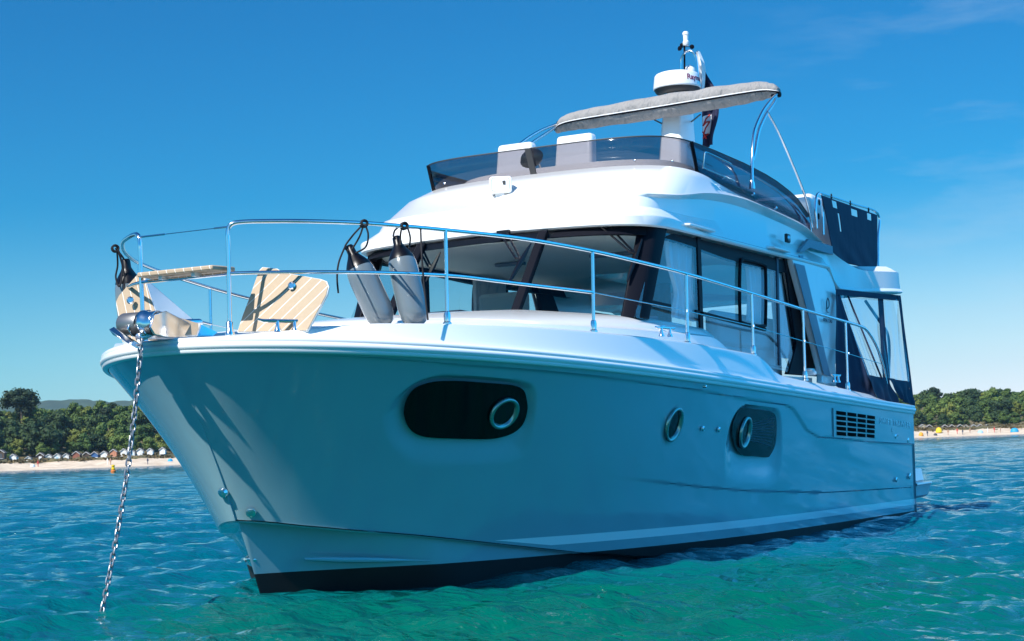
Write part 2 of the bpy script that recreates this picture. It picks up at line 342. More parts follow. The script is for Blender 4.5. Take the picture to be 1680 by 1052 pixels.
def make_hull():
    m = MB()
    NT, NV = 720, 96
    ts = np.linspace(0, 1, NT); vs = np.linspace(0, 1, NV)
    rows = []
    for t in ts:
        r = []
        for v in vs:
            P = HP(t, v)
            d = hull_disp(P.x, P.z) if t < .985 else .016 * 0
            if d > 1e-4:
                e = 1e-3; n = (HP(min(t + e, 1), v) - HP(t - e, v)).cross(HP(t, v + e) - HP(t, v - e)).normalized()
                if n.y < 0: n = -n
                P = P - n * d
            r.append(P)
        rows.append(r)
    m.grid(rows)
    ts2 = 1 - np.linspace(1, 0, 130); vs2 = np.linspace(0, 1, 26)
    m.grid([[V((p.x, -p.y, p.z)) for p in (HP(t, v) for v in vs2)] for t in ts2])
    # spray chine ledge and the lower hull, down to below the water
    for sgn in (1, -1):
        rr = []
        for t in np.linspace(0, 1, 160):
            g = G(t); K = HP(t, 1.); xk = .3 + (TIP - .3) * g; yk = bchine(xk)
            prof = [K]
            f = sm(0, .35, yk)
            prof.append(V((K.x - .012, max(0, yk - .012 * f), K.z - .012)))
            xq = K.x - .05 * sm(9.5, 10.7, xk); prof.append(V((xq, max(0, min(yk - .05 * f, .62 * (10.66 - xq) + .3 * (10.66 - xq) ** 2 + .015 * sm(0, .05, yk))), K.z - .006)))
            for q in (.33, .66, 1.):
                xb = .3 + (10.66 - .3) * g; xm = xb + (10.28 - 10.66) * sm(9, 10.66, xb) * q * (1.1)
                prof.append(V((min(K.x - .05 * sm(9.5, 10.7, xk), xm), max(0, min((yk - .05 * f) * (1 - .12 * q), (lambda d_: (.5 * d_ + .27 * d_ * d_) if d_ > 0 else 0)(10.66 - .418 * q - min(K.x - .05 * sm(9.5, 10.7, xk), xm)))), lerp(K.z - .006, -.55, q))))
            rr.append([V((p.x, sgn * p.y, p.z)) for p in prof])
        m.grid(rr)
    # transom
    a = [HP(0, v) for v in np.linspace(0, 1, 12)]
    m.grid([[p for p in a], [V((p.x - .02, 0, p.z)) for p in a], [V((p.x, -p.y, p.z)) for p in a]])
    return m.build('hull', M['hull'], boat, ang=30)
hull = make_hull()

def plan_normal(x):
    e = .004; x = min(x, L - 1e-3)
    dy = (bplan(min(x + e, L)) - bplan(x - e)) / (min(x + e, L) - x + e); n = Vector((-dy, 1, 0)); n.normalize(); return n
RT = [G(t) for t in np.linspace(0, 1, 150)]
def sheer_pt(g):
    x = .85 + (L - .85) * g; return V((x, bplan(x), zr(x))), (plan_normal(x) if g < .9995 else V((1, 0, 0)))
def strake(profile, name, material, both=True, g0=0., g1=1., **kw):
    m = MB()
    rows = []
    gs = [g for g in RT if g0 <= g <= g1]
    for g in gs:
        P, n = sheer_pt(g); rows.append([P + n * (o * .62 if o > 0 else o) + V((0, 0, dz)) for o, dz in profile])
    full = rows + [[V((p.x, -p.y, p.z)) for p in r] for r in rows[::-1][1:]] if both else rows
    m.grid(full)
    return m.build(name, material, boat, **kw)
strake([(-.02, -.03), (.018, -.028), (.03, -.02), (.034, -.008), (.026, -.004), (.04, .002), (.052, .014), (.054, .026), (.046, .038), (.036, .042), (.036, .047), (.04, .052), (.036, .066), (.02, .074), (-.02, .076)], 'rub_rail', M['white'], ang=50)

# bulwark moulding above the rail
BX = [.85, 2.2, 2.45, 3.8, 4.55, 5.2, 5.35, 5.52, 5.67, 5.88, 6.06, 6.54, 7.36, 7.96, 8.73, 9.5, 10.1, 10.6, 10.8, 10.95, 11.2, 11.37]
BZ = [1.24, 1.33, 1.36, 1.42, 1.45, 1.487, 1.50, 1.53, 1.59, 1.65, 1.668, 1.685, 1.718, 1.732, 1.75, 1.768, 1.77, 1.768, 1.755, 1.735, 1.715, 1.70]
def zb(x): return itp(x, BX, BZ)
def bulwark():
    m = MB(); rows = []
    xs = sorted(set(list(np.linspace(.85, 5.2, 40)) + list(np.linspace(5.2, 6.1, 40)) + list(np.linspace(6.1, 11.36, 130)) + [L - .35 * (1 - k / 40) ** 2.5 for k in range(41)]))
    for x in xs:
        P = V((x, bplan(x), zr(x))); n = plan_normal(x) if x < L - .0008 else V((1, 0, 0)); h = zb(x) - zr(x) - .07
        c = .82 if abs(P.y) < .24 else 1.
        zt = zr(x) + .07 + h * c
        prof = [P + n * -.012 + V((0, 0, .068))]
        prof.append(V((P.x, P.y, 0)) - n * .03 + V((0, 0, zr(x) + .075 + h * c * .18)))
        prof.append(V((P.x, P.y, 0)) - n * .066 + V((0, 0, zt - min(.02, h * .2))))
        prof.append(V((P.x, P.y, 0)) - n * .072 + V((0, 0, zt - .006)))
        prof.append(V((P.x, P.y, 0)) - n * .085 + V((0, 0, zt)))
        prof.append(V((P.x, P.y, 0)) - n * .15 + V((0, 0, zt)))
        rows.append([V((q.x, max(q.y, 0), q.z)) for q in prof])
    m.grid(rows + [[V((p.x, -p.y, p.z)) for p in r] for r in rows[::-1]])
    m.build('bulwark', M['white'], boat, ang=40)
    d = MB(); rr = []
    for x in xs:
        n = plan_normal(x) if x < L - .0008 else V((1, 0, 0)); y = max(0, bplan(x) - .14 * n.y)
        rr.append([V((x - .14 * n.x, y * k, zb(x) - (.012 if x > 6 else .03) + (.05 * (1 - k * k) if x > 6 else 0) * sm(6, 8, x) * sm(11.3, 10.4, x))) for k in np.linspace(-1, 1, 15)])
    d.grid(rr); d.build('deck', M['cream'], boat, ang=40)
bulwark()

# ---- hull windows, portholes, fittings, grille, lettering
def hull_poly(P, off, name, material, parent, n_in=7):
    m = MB(); cx = sum(p[0] for p in P) / len(P); cz = sum(p[1] for p in P) / len(P)
    rows = []
    for k in range(n_in + 1):
        f = 1 - k / n_in * .999
        rows.append([hull_at(cx + (p[0] - cx) * f, cz + (p[1] - cz) * f, off) for p in P])
    m.grid(rows, cu=True); return m.build(name, material, parent)
def porthole(cx, cz, rx, rz, off, parent, rim=.018, glass=M['portglass'], name='porthole'):
    P0, n = hull_pn(cx, cz); u = V((-1, 0, 0)); u = (u - n * u.dot(n)).normalized(); w2 = n.cross(u)
    if w2.z < 0: w2 = -w2
    C0 = P0 + n * off
    g = MB(); ring = [C0 + u * rx * cos(a) + w2 * rz * sin(a) for a in np.linspace(0, 2 * pi, 48, endpoint=False)]
    g.add([C0 - n * .012] + [p - n * .012 for p in ring], [(0, 1 + k, 1 + (k + 1) % 48) for k in range(48)])
    o = g.build(name, glass, parent)
    r = MB(); rows = []
    for a in np.linspace(0, 2 * pi, 56, endpoint=False):
        dr = u * cos(a) + w2 * sin(a); ctr = C0 + u * rx * cos(a) + w2 * rz * sin(a)
        rows.append([ctr + dr * o1 + n * h1 for o1, h1 in ((-.012, -.014), (-.004, .004), (.004, .011), (rim * .8, .012), (rim * 1.25, .006), (rim * 1.35, -.012))])
    r.grid(rows, cv=True); rg = r.build('porthole_rim', M['rim'], o, ang=60)
    return o
hw1 = hull_poly(WIN1, -DEPTH + .012, 'hull_window', M['darkglass'], boat); hw1['label'] = 'long black oval hull window near the bow'
hw2 = hull_poly(WIN2, -DEPTH + .012, 'hull_window', M['darkglass'], boat); hw2['label'] = 'shorter black hull window near the stern with pleated blind'
porthole(9.475, 1.16, .098, .1, -DEPTH + .03, hw1)
porthole(6.205, .985, .085, .115, -DEPTH + .03, hw2)
porthole(7.555, 1.065, .092, .118, .004, boat)
bl = MB()
for k in range(9):
    z0 = .86 + k * .032; za = .985 + (z0 - .985) * .55
    bl.tube([hull_at(6.06, za, -DEPTH + .014), hull_at(5.75, (za + z0) / 2, -DEPTH + .014), hull_at(5.56, z0, -DEPTH + .014)], .0035, 6)
bl.build('pleated_blind', M['dash'], hw2)
for (x, z, r) in ((7.07, 1.03, .022), (6.78, 1.02, .022), (1.58, .91, .026), (1.52, .925, .018), (1.01, .86, .03), (1.38, .43, .028), (.80, .45, .036)):
    P, n = hull_pn(x, z); MB().lathe(P - n * .01, n, [(r, 0), (r, .012), (r * .7, .02), (r * .35, .021), (r * .3, .012)], 20).build('skin_fitting', M['steel'], boat)
for (px_, sgn) in (((10.685, .135, .56), 1), ((10.80, -.135, .70), -1)):
    P, n = hull_pn(px_[0], px_[2]); P = V((P.x, abs(P.y) * sgn, P.z)); n = V((n.x, n.y * sgn, n.z))
    MB().lathe(P - n * .01, n, [(.036, 0), (.038, .015), (.032, .03), (.02, .036), (.001, .038)], 24).build('stem_fitting', M['steel'], boat)
MB().lathe((10.5, 0, .23), (1, -.3, .1), [(.03, -.02), (.028, .02), (.015, .05), (.006, .07)], 12).build('towing_eye', M['steel'], boat)
for sgn in (1, -1):
    sp_ = MB()
    path = []
    for x in np.linspace(10.28, 9.55, 14):
        zz = itp(x, [9.55, 10.0, 10.28], [.15, .19, .215]); y = itp(x, [9.0, 9.55, 9.85, 10.1, 10.3, 10.5], [1.15, .83, .60, .385, .24, .05]); path.append((x, sgn * y, zz))
    sp_.tube(path, [.003 + .017 * sin(pi * min(1, k / 13 + .12)) for k in range(14)], 8)
    sp_.build('spray_strip', M['hull'], boat)

VC = [(4.07, 1.205), (2.53, 1.148), (2.45, .88), (3.93, .925)]
def vq(u, v, off=.0):
    a = V((*VC[0], 0)).lerp(V((*VC[1], 0)), u); b = V((*VC[3], 0)).lerp(V((*VC[2], 0)), u); p = a.lerp(b, v); return hull_at(p.x, p.y, off)
vm = MB(); vm.grid([[vq(u, v, .012) for u in np.linspace(0, 1, 14)] for v in np.linspace(0, 1, 6)])
ring = [(u, 0) for u in np.linspace(0, 1, 14)] + [(1, v) for v in np.linspace(0, 1, 6)] + [(u, 1) for u in np.linspace(1, 0, 14)] + [(0, v) for v in np.linspace(1, 0, 6)]
vm.grid([[vq(u, v, .012) for u, v in ring], [vq(u, v, -.02) for u, v in ring]])
vent = vm.build('air_vent', M['hull'], boat)
vs_ = MB()
for i in range(4):
    for j in range(5):
        u0, v0 = .055 + i * .237, .075 + j * .18
        P = [vq(u0 + a * .205, v0 + b * .115, .0145) for a, b in ((0, 0), (1, 0), (1, 1), (0, 1))]
        vs_.poly(P)
        vs_.add([vq(u0, v0 + .115, .0145), vq(u0 + .205, v0 + .115, .0145), vq(u0 + .205, v0 + .128, .03), vq(u0, v0 + .128, .03)], [(0, 1, 2, 3)])
vs_.build('vent_slots', M['void'], vent, smooth=False)

def text_mesh(body, size, ext=.001, spacing=1.):
    c = bpy.data.curves.new('lettering', 'FONT'); c.body = body; c.size = size; c.extrude = ext; c.space_character = spacing; c.offset = size * .02; c.align_x = 'LEFT'
    o = bpy.data.objects.new('lettering', c); COL.objects.link(o); bpy.context.view_layer.update()
    dg = bpy.context.evaluated_depsgraph_get(); me = bpy.data.meshes.new_from_object(o.evaluated_get(dg))
    bpy.data.objects.remove(o); bpy.data.curves.remove(c); return me
def text_on(body, size, fn, material, parent, spacing=1., fit=None, name='lettering'):
    me = text_mesh(body, size, .001, spacing)
    xs = [v.co.x for v in me.vertices]; x0, x1 = min(xs), max(xs)
    for v in me.vertices:
        x = (v.co.x - x0); 
        if fit: x = x / (x1 - x0) * fit
        v.co = fn(x, v.co.y, v.co.z)
    me.materials.clear(); me.materials.append(material)
    o = bpy.data.objects.new(name, me); COL.objects.link(o); o.parent = parent; return o
text_on('SWIFT TRAWLER', .085, lambda x, y, z: hull_at(2.31 - x, 1.055 - x * .042 + y, .004 + z), M['lettering'], hull, 1.15, 1.36)
text_on('41', .075, lambda x, y, z: hull_at(1.78 - x, .955 + y, .004 + z), M['lettering'], hull, 1.1)

# swimming platform
pm = MB(); pl_ = [(.32, 1.88), (-.45, 1.86), (-.66, 1.6), (-.72, 0), (-.66, -1.6), (-.45, -1.86), (.32, -1.88)]
rows = [[V((x, y * s_, z)) for x, y in pl_] for z, s_ in ((.17, .96), (.20, .985), (.31, 1.), (.335, 1.012), (.35, 1.01), (.36, .99))]
pm.grid(rows); pm.poly(rows[-1]); pm.poly(rows[0][::-1]); pm.build('swim_platform', M['white'], boat, ang=30)
MB().prism([(.30, 1.82, .362), (-.40, 1.80, .362), (-.36, 1.78, .52), (.42, 1.8, .53)], (0, -.6, 0)).build('stern_step', M['white'], boat, bevel=.015)

# ---- coachroof
def uring(xf, xs_, hwf, n, xa, zf, nf=61, ns=36, aft=True, na=12):
    pts = []
    for x in np.linspace(xa, xs_, ns)[:-1]: pts.append((x, hwf(x)))
    h = hwf(xs_)
    for th in np.linspace(0, pi, nf):
        c, s = cos(th), sin(th); pts.append((xs_ + (xf - xs_) * abs(s) ** (2 / n), h * math.copysign(abs(c) ** (2 / n), c)))
    for x in np.linspace(xs_, xa, ns)[1:]: pts.append((x, -hwf(x)))
    if aft:
        ha = hwf(xa)
        for y in np.linspace(-ha, ha, na + 2)[1:-1]: pts.append((xa - .12 * (1 - (y / ha) ** 4), y))
    return [V((x, y, zf(x, y))) for x, y in pts]
cm = MB()
def zws(x, y): return itp(abs(y), [0, .62, 1.38, 1.45], [2.06, 2.05, 1.975, 1.97]) - .0 + (0 if x > 6.9 else -(6.9 - x) * .03) - .20 * sm(5.75, 5.1, x)
r0 = uring(7.80, 6.2, lambda x: 1.44, 2.6, 5.0, zws, aft=False)
r1 = uring(9.95, 6.0, lambda x: 1.53, 2.3, 4.9, lambda x, y: 1.865 - .19 * sm(5.9, 5.0, x), aft=False)
r2 = uring(10.0, 6.0, lambda x: 1.57, 2.3, 4.85, lambda x, y: 1.845 - .19 * sm(5.9, 5.0, x), aft=False)
r3 = uring(10.08, 6.0, lambda x: 1.63, 2.3, 4.8, lambda x, y: 1.66, aft=False)
def mid(a, b, t, lift=0): return [p.lerp(q, t) + V((0, 0, lift)) for p, q in zip(a, b)]
cm.grid([[p + V((-.12 * (p.x > 6.5), -.1 * p.y, .0)) for p in r0], r0, mid(r0, r1, .3, .012), mid(r0, r1, .65, .016), mid(r0, r1, .93, .006), r1, r2, r3])
cm.build('coachroof', M['white'], boat, ang=30)
MB().lathe((6.812,1.500,1.882), (.3, 1, .2), [(.02, -.02), (.022, .012), (.008, .02), (.02, .03), (.001, .034)], 14).build('deck_fitting', M['steel'], boat)

# ---- cabin: pillars, panes, interior
A_ = [V((7.08, 1.40, 1.98)), V((7.74, .62, 2.05)), V((7.74, -.62, 2.05)), V((7.08, -1.40, 1.98))]     # windscreen foot
B_ = [V((6.68, 1.42, 2.73)), V((7.13, .60, 2.74)), V((7.13, -.60, 2.74)), V((6.68, -1.42, 2.73))]     # windscreen head
for i in range(3):
    m = MB(); m.grid([[A_[i].lerp(A_[i + 1], u).lerp(B_[i].lerp(B_[i + 1], u), v) for u in np.linspace(0, 1, 5)] for v in np.linspace(-.05, 1.02, 5)])
    m.build('windscreen_pane', M['wsglass'], boat)
def bar(p, q, width_dir, w_, depth_dir, d_, name, material, parent=boat, bevel=.008, w1=None):
    p, q = V(p), V(q); wd = V(width_dir).normalized(); dd = V(depth_dir).normalized(); w1 = w1 or w_
    m = MB(); m.prism([p + wd * w_ / 2, p - wd * w_ / 2, p - wd * w_ / 2 - dd * d_, p + wd * w_ / 2 - dd * d_], (0, 0, 0))
    m = MB(); a = [p + wd * w_ / 2, p - wd * w_ / 2, p - wd * w_ / 2 - dd * d_, p + wd * w_ / 2 - dd * d_]; b = [q + wd * w1 / 2, q - wd * w1 / 2, q - wd * w1 / 2 - dd * d_, q + wd * w1 / 2 - dd * d_]
    m.add(a + b, [(3, 2, 1, 0), (4, 5, 6, 7), (0, 1, 5, 4), (1, 2, 6, 5), (2, 3, 7, 6), (3, 0, 4, 7)])
    return m.build(name, material, parent, bevel=bevel)
for s in (1, -1):
    bar((7.745, s * .62, 2.03), (7.14, s * .60, 2.745), (-.12, 1, 0), .075, (.75, 0, .6), .05, 'windscreen_mullion', M['black']).location = (.012, 0, .012)
    # corner pillar wraps from the windscreen on to the side
    m = MB(); c0, c1 = V((7.10, s * 1.405, 1.96)), V((6.69, s * 1.425, 2.76))
    a = [c0 + V((.085, s * -.10, .008)), c0 + V((.03, s * .0, 0)), c0 + V((-.015, s * .03, 0)), c0 + V((-.19, s * .034, -.006)), c0 + V((-.19, s * -.03, 0)), c0 + V((.02, s * -.14, 0))]
    b = [c1 + V((.085, s * -.12, 0)), c1 + V((.035, s * .0, 0)), c1 + V((-.01, s * .03, 0)), c1 + V((-.19, s * .034, 0)), c1 + V((-.19, s * -.03, 0)), c1 + V((.02, s * -.15, 0))]
    m.grid([a, b], cu=True); m.poly(a); m.poly(b); m.build('windscreen_pillar', M['black'], boat, bevel=.01)
# black header band under the brow
hb = MB(); ha = uring(7.08, 6.05, lambda x: 1.43, 4.6, 2.6, lambda x, y: 2.765 - .03 * abs(y) / 1.5, aft=False); hl = uring(7.14, 6.1, lambda x: 1.435, 4.6, 2.6, lambda x, y: 2.700 - .03 * abs(y) / 1.5 - .06 * sm(6.4, 4.6, x), aft=False)
hb.grid([ha, hl, [p - V((.05, .05 * p.y, 0)) for p in hl]]); hb.build('window_header', M['black'], boat)
YS = 1.43
SIDE = [(6.567,1.430,2.763), (5.677,1.430,2.781), (4.895,1.430,2.787), (3.368,1.430,2.760), (3.119,1.430,1.888), (3.325,1.430,1.594), (4.347,1.430,1.665), (5.281,1.430,1.756), (5.602,1.430,1.871), (5.803,1.430,1.922), (6.156,1.430,1.938), (6.536,1.430,1.946), (7.209,1.430,1.957)]
for s in (1, -1):
    m = MB(); m.poly([V((p[0], s * p[1], p[2])) for p in SIDE]); m.build('side_window', M['sideglass'], boat, smooth=False)
    ms = V((1, s, 1))
    def my(p): return V((p[0], s * p[1], p[2]))
    bar(my((5.734,1.440,2.753)), my((5.741,1.440,1.919)), (1, 0, 0), .09, (0, s, 0), .04, 'window_post', M['black'])
    bar(my((3.621,1.440,2.756)), my((3.666,1.440,1.659)), (1, 0, 0), .06, (0, s, 0), .04, 'window_post', M['dash'])
    bar(my((6.971,1.440,2.105)), my((6.426,1.440,2.092)), (0, 0, 1), .04, (0, s, 0), .04, 'window_rail', M['black'])
    bar(my((5.871,1.440,2.081)), my((4.026,1.440,2.003)), (0, 0, 1), .035, (0, s, 0), .04, 'window_rail', M['black'])
    fr = [my(p) for p in ((4.723,1.445,2.646), (4.009,1.445,2.639), (4.073,1.445,2.031), (4.785,1.445,2.037))]
    c_ = sum(fr, V((0, 0, 0))) / 4; rr = []
    for i in range(4):
        for k in (.12, .88): rr.append(fr[i].lerp(fr[(i + 1) % 4], k))
    m = MB(); m.tube(smooth_path(rr + [rr[0]], 4)[:-1], .017, 8, closed=True); m.build('sliding_window_frame', M['black'], boat)
    # dark door opening aft of the glass and the moulded cockpit wing
    m = MB(); m.prism([my(p) for p in ((3.416,1.440,2.755), (3.130,1.440,2.754), (2.248,1.440,1.579), (3.413,1.440,1.580), (3.129,1.440,1.887))], (0, -s * .05, 0)); m.build('door_pillar', M['black'], boat, bevel=.006)
    wing = [(3.347,1.500,2.750), (2.977,1.500,2.755), (2.216,1.500,2.745), (2.007,1.500,2.682), (1.914,1.500,2.542), (1.868,1.520,2.170), (2.018,1.560,1.816), (2.069,1.560,1.762), (2.207,1.560,1.705), (2.299,1.600,1.466), (2.760,1.580,1.498), (2.666,1.560,1.590), (2.924,1.530,2.086)]
    m = MB(); m.prism([my(p) for p in wing], (0, -s * .07, 0)); m.build('cockpit_wing', M['white'], boat, bevel=.014)
    m = MB(); st_ = [(3.339,1.515,2.706), (3.027,1.515,2.705), (2.496,1.585,1.567), (2.692,1.575,1.589)]
    m.prism([my(p) for p in st_], (0, s * .006, 0)); m.build('wing_glazing_strip', M['greytrim'], boat)
    # low side of the cabin below the glass
    m = MB(); m.grid([[my((x, 1.42, z)) for x in np.linspace(2.6, 5.4, 12)] for z in (1.2, 1.5, itp(1, [0, 1], [1.5, 1.56]))]); m.build('cabin_side', M['white'], boat)
fl = MB(); fl.box((4.7, 0, 1.22), (4.6, 2.8, .04)); fl.build('cabin_floor', M['wood'], boat)
cl = MB(); cl.prism([(6.9, -1.2, 2.715), (6.9, 1.2, 2.715), (6.5, 1.38, 2.70), (1.9, 1.38, 2.70), (1.9, -1.38, 2.70), (6.5, -1.38, 2.70)], (0, 0, .025)); cl.build('cabin_ceiling', M['headliner'], boat)
db = MB(); db.prism([(7.66, -.75, 2.03), (7.66, .75, 2.03), (7.05, 1.33, 1.96), (6.45, 1.33, 2.02), (6.45, -1.33, 2.02), (7.05, -1.33, 1.96)], (0, 0, -.12))
db.prism([(6.9, -1.1, 2.03), (7.3, -1.0, 2.035), (7.3, -.2, 2.04), (6.9, -.2, 2.03)], (-.1, 0, .10)); db.build('dashboard', M['dash'], boat, bevel=.02)
ii = MB()
ii.box((4.1, .95, 1.55), (1.9, .7, .65)); ii.box((4.1, 1.25, 1.98), (1.9, .14, .35)); ii.build('saloon_sofa', M['sofa'], boat, bevel=.06)
ii = MB(); ii.box((6.0, -.55, 1.75), (.5, .5, .35)); ii.box((5.75, -.55, 2.10), (.14, .5, .6)); ii.build('helm_chair', M['sofa'], boat, bevel=.04)
ww = MB(); ww.box((3.0, -1.1, 1.75), (1.6, .5, 1.05)); ww.box((2.75, -.35, 2.0), (.06, .5, 1.5)); ww.box((4.6, -1.25, 1.7), (1.4, .22, .7)); ww.build('saloon_cabinets', M['wood'], boat, bevel=.015)
for y_, w_ in ((.55, .5), (-.55, .3)): MB().box((5.6, y_, 2.685), (.08, w_, .03)).build('ceiling_lamp', M['greytrim'], boat, bevel=.006)
# wipers
def wiper(a0, b0, a1, b1, c0, c1, park):
    o = MB(); a0, b0, a1, b1, c0, c1 = map(V, (a0, b0, a1, b1, c0, c1))
    o.tube([a0, a1], .010, 6); o.tube([b0, b1], .010, 6); o.tube([a1, b1], .011, 6); o.box((a0 + b0) / 2, (.03, .12, .04))
    wp = o.build('wiper', M['rubber'], boat)
    MB().tube([c0, c0.lerp(c1, .25), c0.lerp(c1, .5), c0.lerp(c1, .75), c1], [.008, .017, .023, .017, .008], 6).build('wiper_blade', M['rubber'], wp)
wiper((7.040,1.075,2.759), (6.992,1.125,2.764), (6.954,1.300,2.528), (6.928,1.338,2.512), (6.841,1.365,2.634), (7.068,1.319,2.270), 0)
wiper((7.171,0.201,2.760), (7.166,0.258,2.766), (7.397,0.459,2.507), (7.406,0.509,2.497), (7.287,0.549,2.631), (7.602,0.491,2.276), 0)
wiper((7.050,-0.729,2.782), (7.050,-0.679,2.778), (7.120,-0.559,2.552), (7.120,-0.528,2.539), (7.100,-0.442,2.661), (7.200,-0.535,2.406), 0)

# ---- flybridge moulding
FX = [-.15, .75, 1.3, 1.7, 2.0, 2.3, 2.6, 3.8, 4.7, 5.6, 6.2, 7]
def hw0(x): return 1.5 + .06 * sm(2.0, 1.1, x) + .26 * sm(1.25, .35, x) ** 1.0
def z0f(x, y): return 2.77 - .03 * min(1, abs(y) / 1.45) - .21 * sm(2.12, 1.9, x) + .03 * sm(1.5, .4, x)
def z3f(x, y): return itps(x, FX, [2.905, 2.87, 2.845, 2.88, 2.98, 3.12, 3.19, 3.24, 3.27, 3.37, 3.39, 3.4]) + (.01 * (1 - abs(y) / 1.4) if x > 5 else 0)
def z2f(x, y): return min(z3f(x, y) - .012, itps(x, [-.15, 1.3, 2.2, 2.6, 3.76, 4.7, 5.58, 6.0, 6.24, 6.6, 6.9], [2.83, 2.80, 3.0, 3.13, 3.2, 3.23, 3.18, 3.11, 3.06, 3.05, 3.07]))
def z1f(x, y): return z0f(x, y) + .095 - .06 * sm(6.6, 5.6, x)
def z15(x, y): return lerp(z1f(x, y), z2f(x, y), .42)
def z17(x, y): return lerp(z1f(x, y), z2f(x, y), .85)
def hin(d): return lambda x: hw0(x) - d
fm = MB()
NB = 5.0
def ins(d): return lambda x: hw0(x) - d * sm(1.5, 2.6, x) - .004
XA = .42
rings = [uring(6.98, 5.95, hin(.10), NB, XA + .1, lambda x, y: z0f(x, y) + .03),
         uring(7.105, 5.95, hin(.005), NB, XA + .01, lambda x, y: z0f(x, y)),
         uring(7.13, 5.95, hin(-.01), NB, XA - .02, lambda x, y: z0f(x, y) + .012),
         uring(7.132, 5.95, hin(-.014), NB, XA - .02, lambda x, y: z1f(x, y) - .012),
         uring(7.126, 5.95, hin(-.01), NB, XA - .02, lambda x, y: z1f(x, y)),
         uring(7.09, 5.95, ins(.024), NB, XA, lambda x, y: z1f(x, y) + .022),
         uring(7.03, 5.9, ins(.10), 4.4, XA + .02, z15),
         uring(6.95, 5.85, ins(.092), 4.0, XA + .03, z17),
         uring(6.88, 5.8, ins(.018), 3.8, XA + .04, lambda x, y: z2f(x, y) - .008),
         uring(6.83, 5.75, lambda x: hw0(x) - .028, 3.8, XA + .05, z2f),
         uring(6.53, 5.4, lambda x: hw0(x) - .068, 3.6, XA + .09, lambda x, y: lerp(z2f(x, y), z3f(x, y), .62)),
         uring(6.24, 5.05, lambda x: hw0(x) - .10, 3.6, XA + .13, z3f),
         uring(6.14, 4.95, lambda x: hw0(x) - .14, 3.6, XA + .18, z3f)]
fm.grid(rings, cu=True)
inner = uring(5.9, 4.8, lambda x: hw0(x) - .3, 3.2, .8, lambda x, y: z3f(x, y) - .02)
fm.grid([rings[-1], inner], cu=True); fm.poly(inner); fm.poly(rings[0][::-1])
fly = fm.build('flybridge', M['white'], boat, ang=28)
for p in ((4.934,1.395,3.392), (4.147,1.395,3.330), (3.478,1.390,3.267)):
    MB().lathe(p, (.1, 1, .3), [(.016, -.02), (.016, .006), (.011, .012), (.001, .014)], 12).build('snap_stud', M['steel'], fly)
for (q, w_) in (((5.911,1.478,2.797), .70), ((3.781,1.478,2.794), .58)):
    m = MB(); q = V(q); m.prism([q + V((w_ / 2, 0, 0)), q + V((-w_ / 2, 0, 0)), q + V((-w_ / 2 + .05, .075, 0)), q + V((w_ / 2 - .05, .075, 0))], (0, 0, .022)); m.build('drip_ledge', M['white'], fly, bevel=.006)
m = MB(); q = V((3.402,1.475,2.957)); m.box(q, (.11, .035, .09)); nl = m.build('side_lamp', M['darkgrey'], fly, bevel=.012)
MB().lathe(q + V((.02, .012, 0)), (.3, 1, 0), [(.024, 0), (.024, .012), (.012, .018)], 14).build('side_lamp_lens', M['lampglass'], nl)
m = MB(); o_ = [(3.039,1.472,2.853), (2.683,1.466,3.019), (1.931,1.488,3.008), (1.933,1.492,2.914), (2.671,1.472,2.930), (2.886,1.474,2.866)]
m.prism(o_, (0, -.03, 0)); m.prism([(3.048,1.480,2.814), (2.934,1.482,2.823), (2.999,1.500,2.728), (3.078,1.500,2.728)], (0, -.03, 0)); m.build('groove_shade_strip', M['greytrim'], fly)  # dark strip coloured in for the shade of a groove in the moulding
# spotlight on the brow
sp = V((6.720,-0.052,3.177)); spd = V((.86, -.25, .2)).normalized()
fz = V((.90, .42, .08)).normalized(); fy = V((0, 0, 1)).cross(fz).normalized(); fx = fz.cross(fy).normalized()
def slp(a, b, c): return sp + V((-.06, 0, .075)) + fy * a - fx * -b + fz * c
m = MB(); rws = []
for c_, k_ in ((-.09, .62), (-.05, .92), (.05, 1.), (.06, .99)): rws.append([slp(a * k_, b * k_, c_) for a, b in ((-.085, -.075), (.085, -.075), (.10, -.055), (.10, .055), (.085, .075), (-.085, .075), (-.10, .055), (-.10, -.055))])
m.grid(rws, cu=True); m.poly(rws[0]); m.poly(rws[-1]); sl = m.build('searchlight', M['tinted_white'], boat, bevel=.008, ang=40)
m = MB(); m.box(sp + V((-.06, 0, -.02)), (.07, .09, .05)); m.box(sp + V((-.05, 0, -.05)), (.11, .20, .02)); m.build('searchlight_foot', M['tinted_white'], sl, bevel=.006)
m = MB(); r_in = [slp(a * .8, b * .78, .062) for a, b in ((-.085, -.075), (.085, -.075), (.10, -.055), (.10, .055), (.085, .075), (-.085, .075), (-.10, .055), (-.10, -.055))]
m.grid([r_in, [slp(0, 0, .062).lerp(p, .7) - fz * .012 for p in r_in], [slp(0, 0, .062).lerp(p, .25) - fz * .022 for p in r_in]], cu=True); m.build('searchlight_lens', M['lampglass'], sl)
m = MB(); m.box(slp(.02, .015, .055), (.01, .05, .035)); m.build('searchlight_bulb', M['darkgrey'], sl)

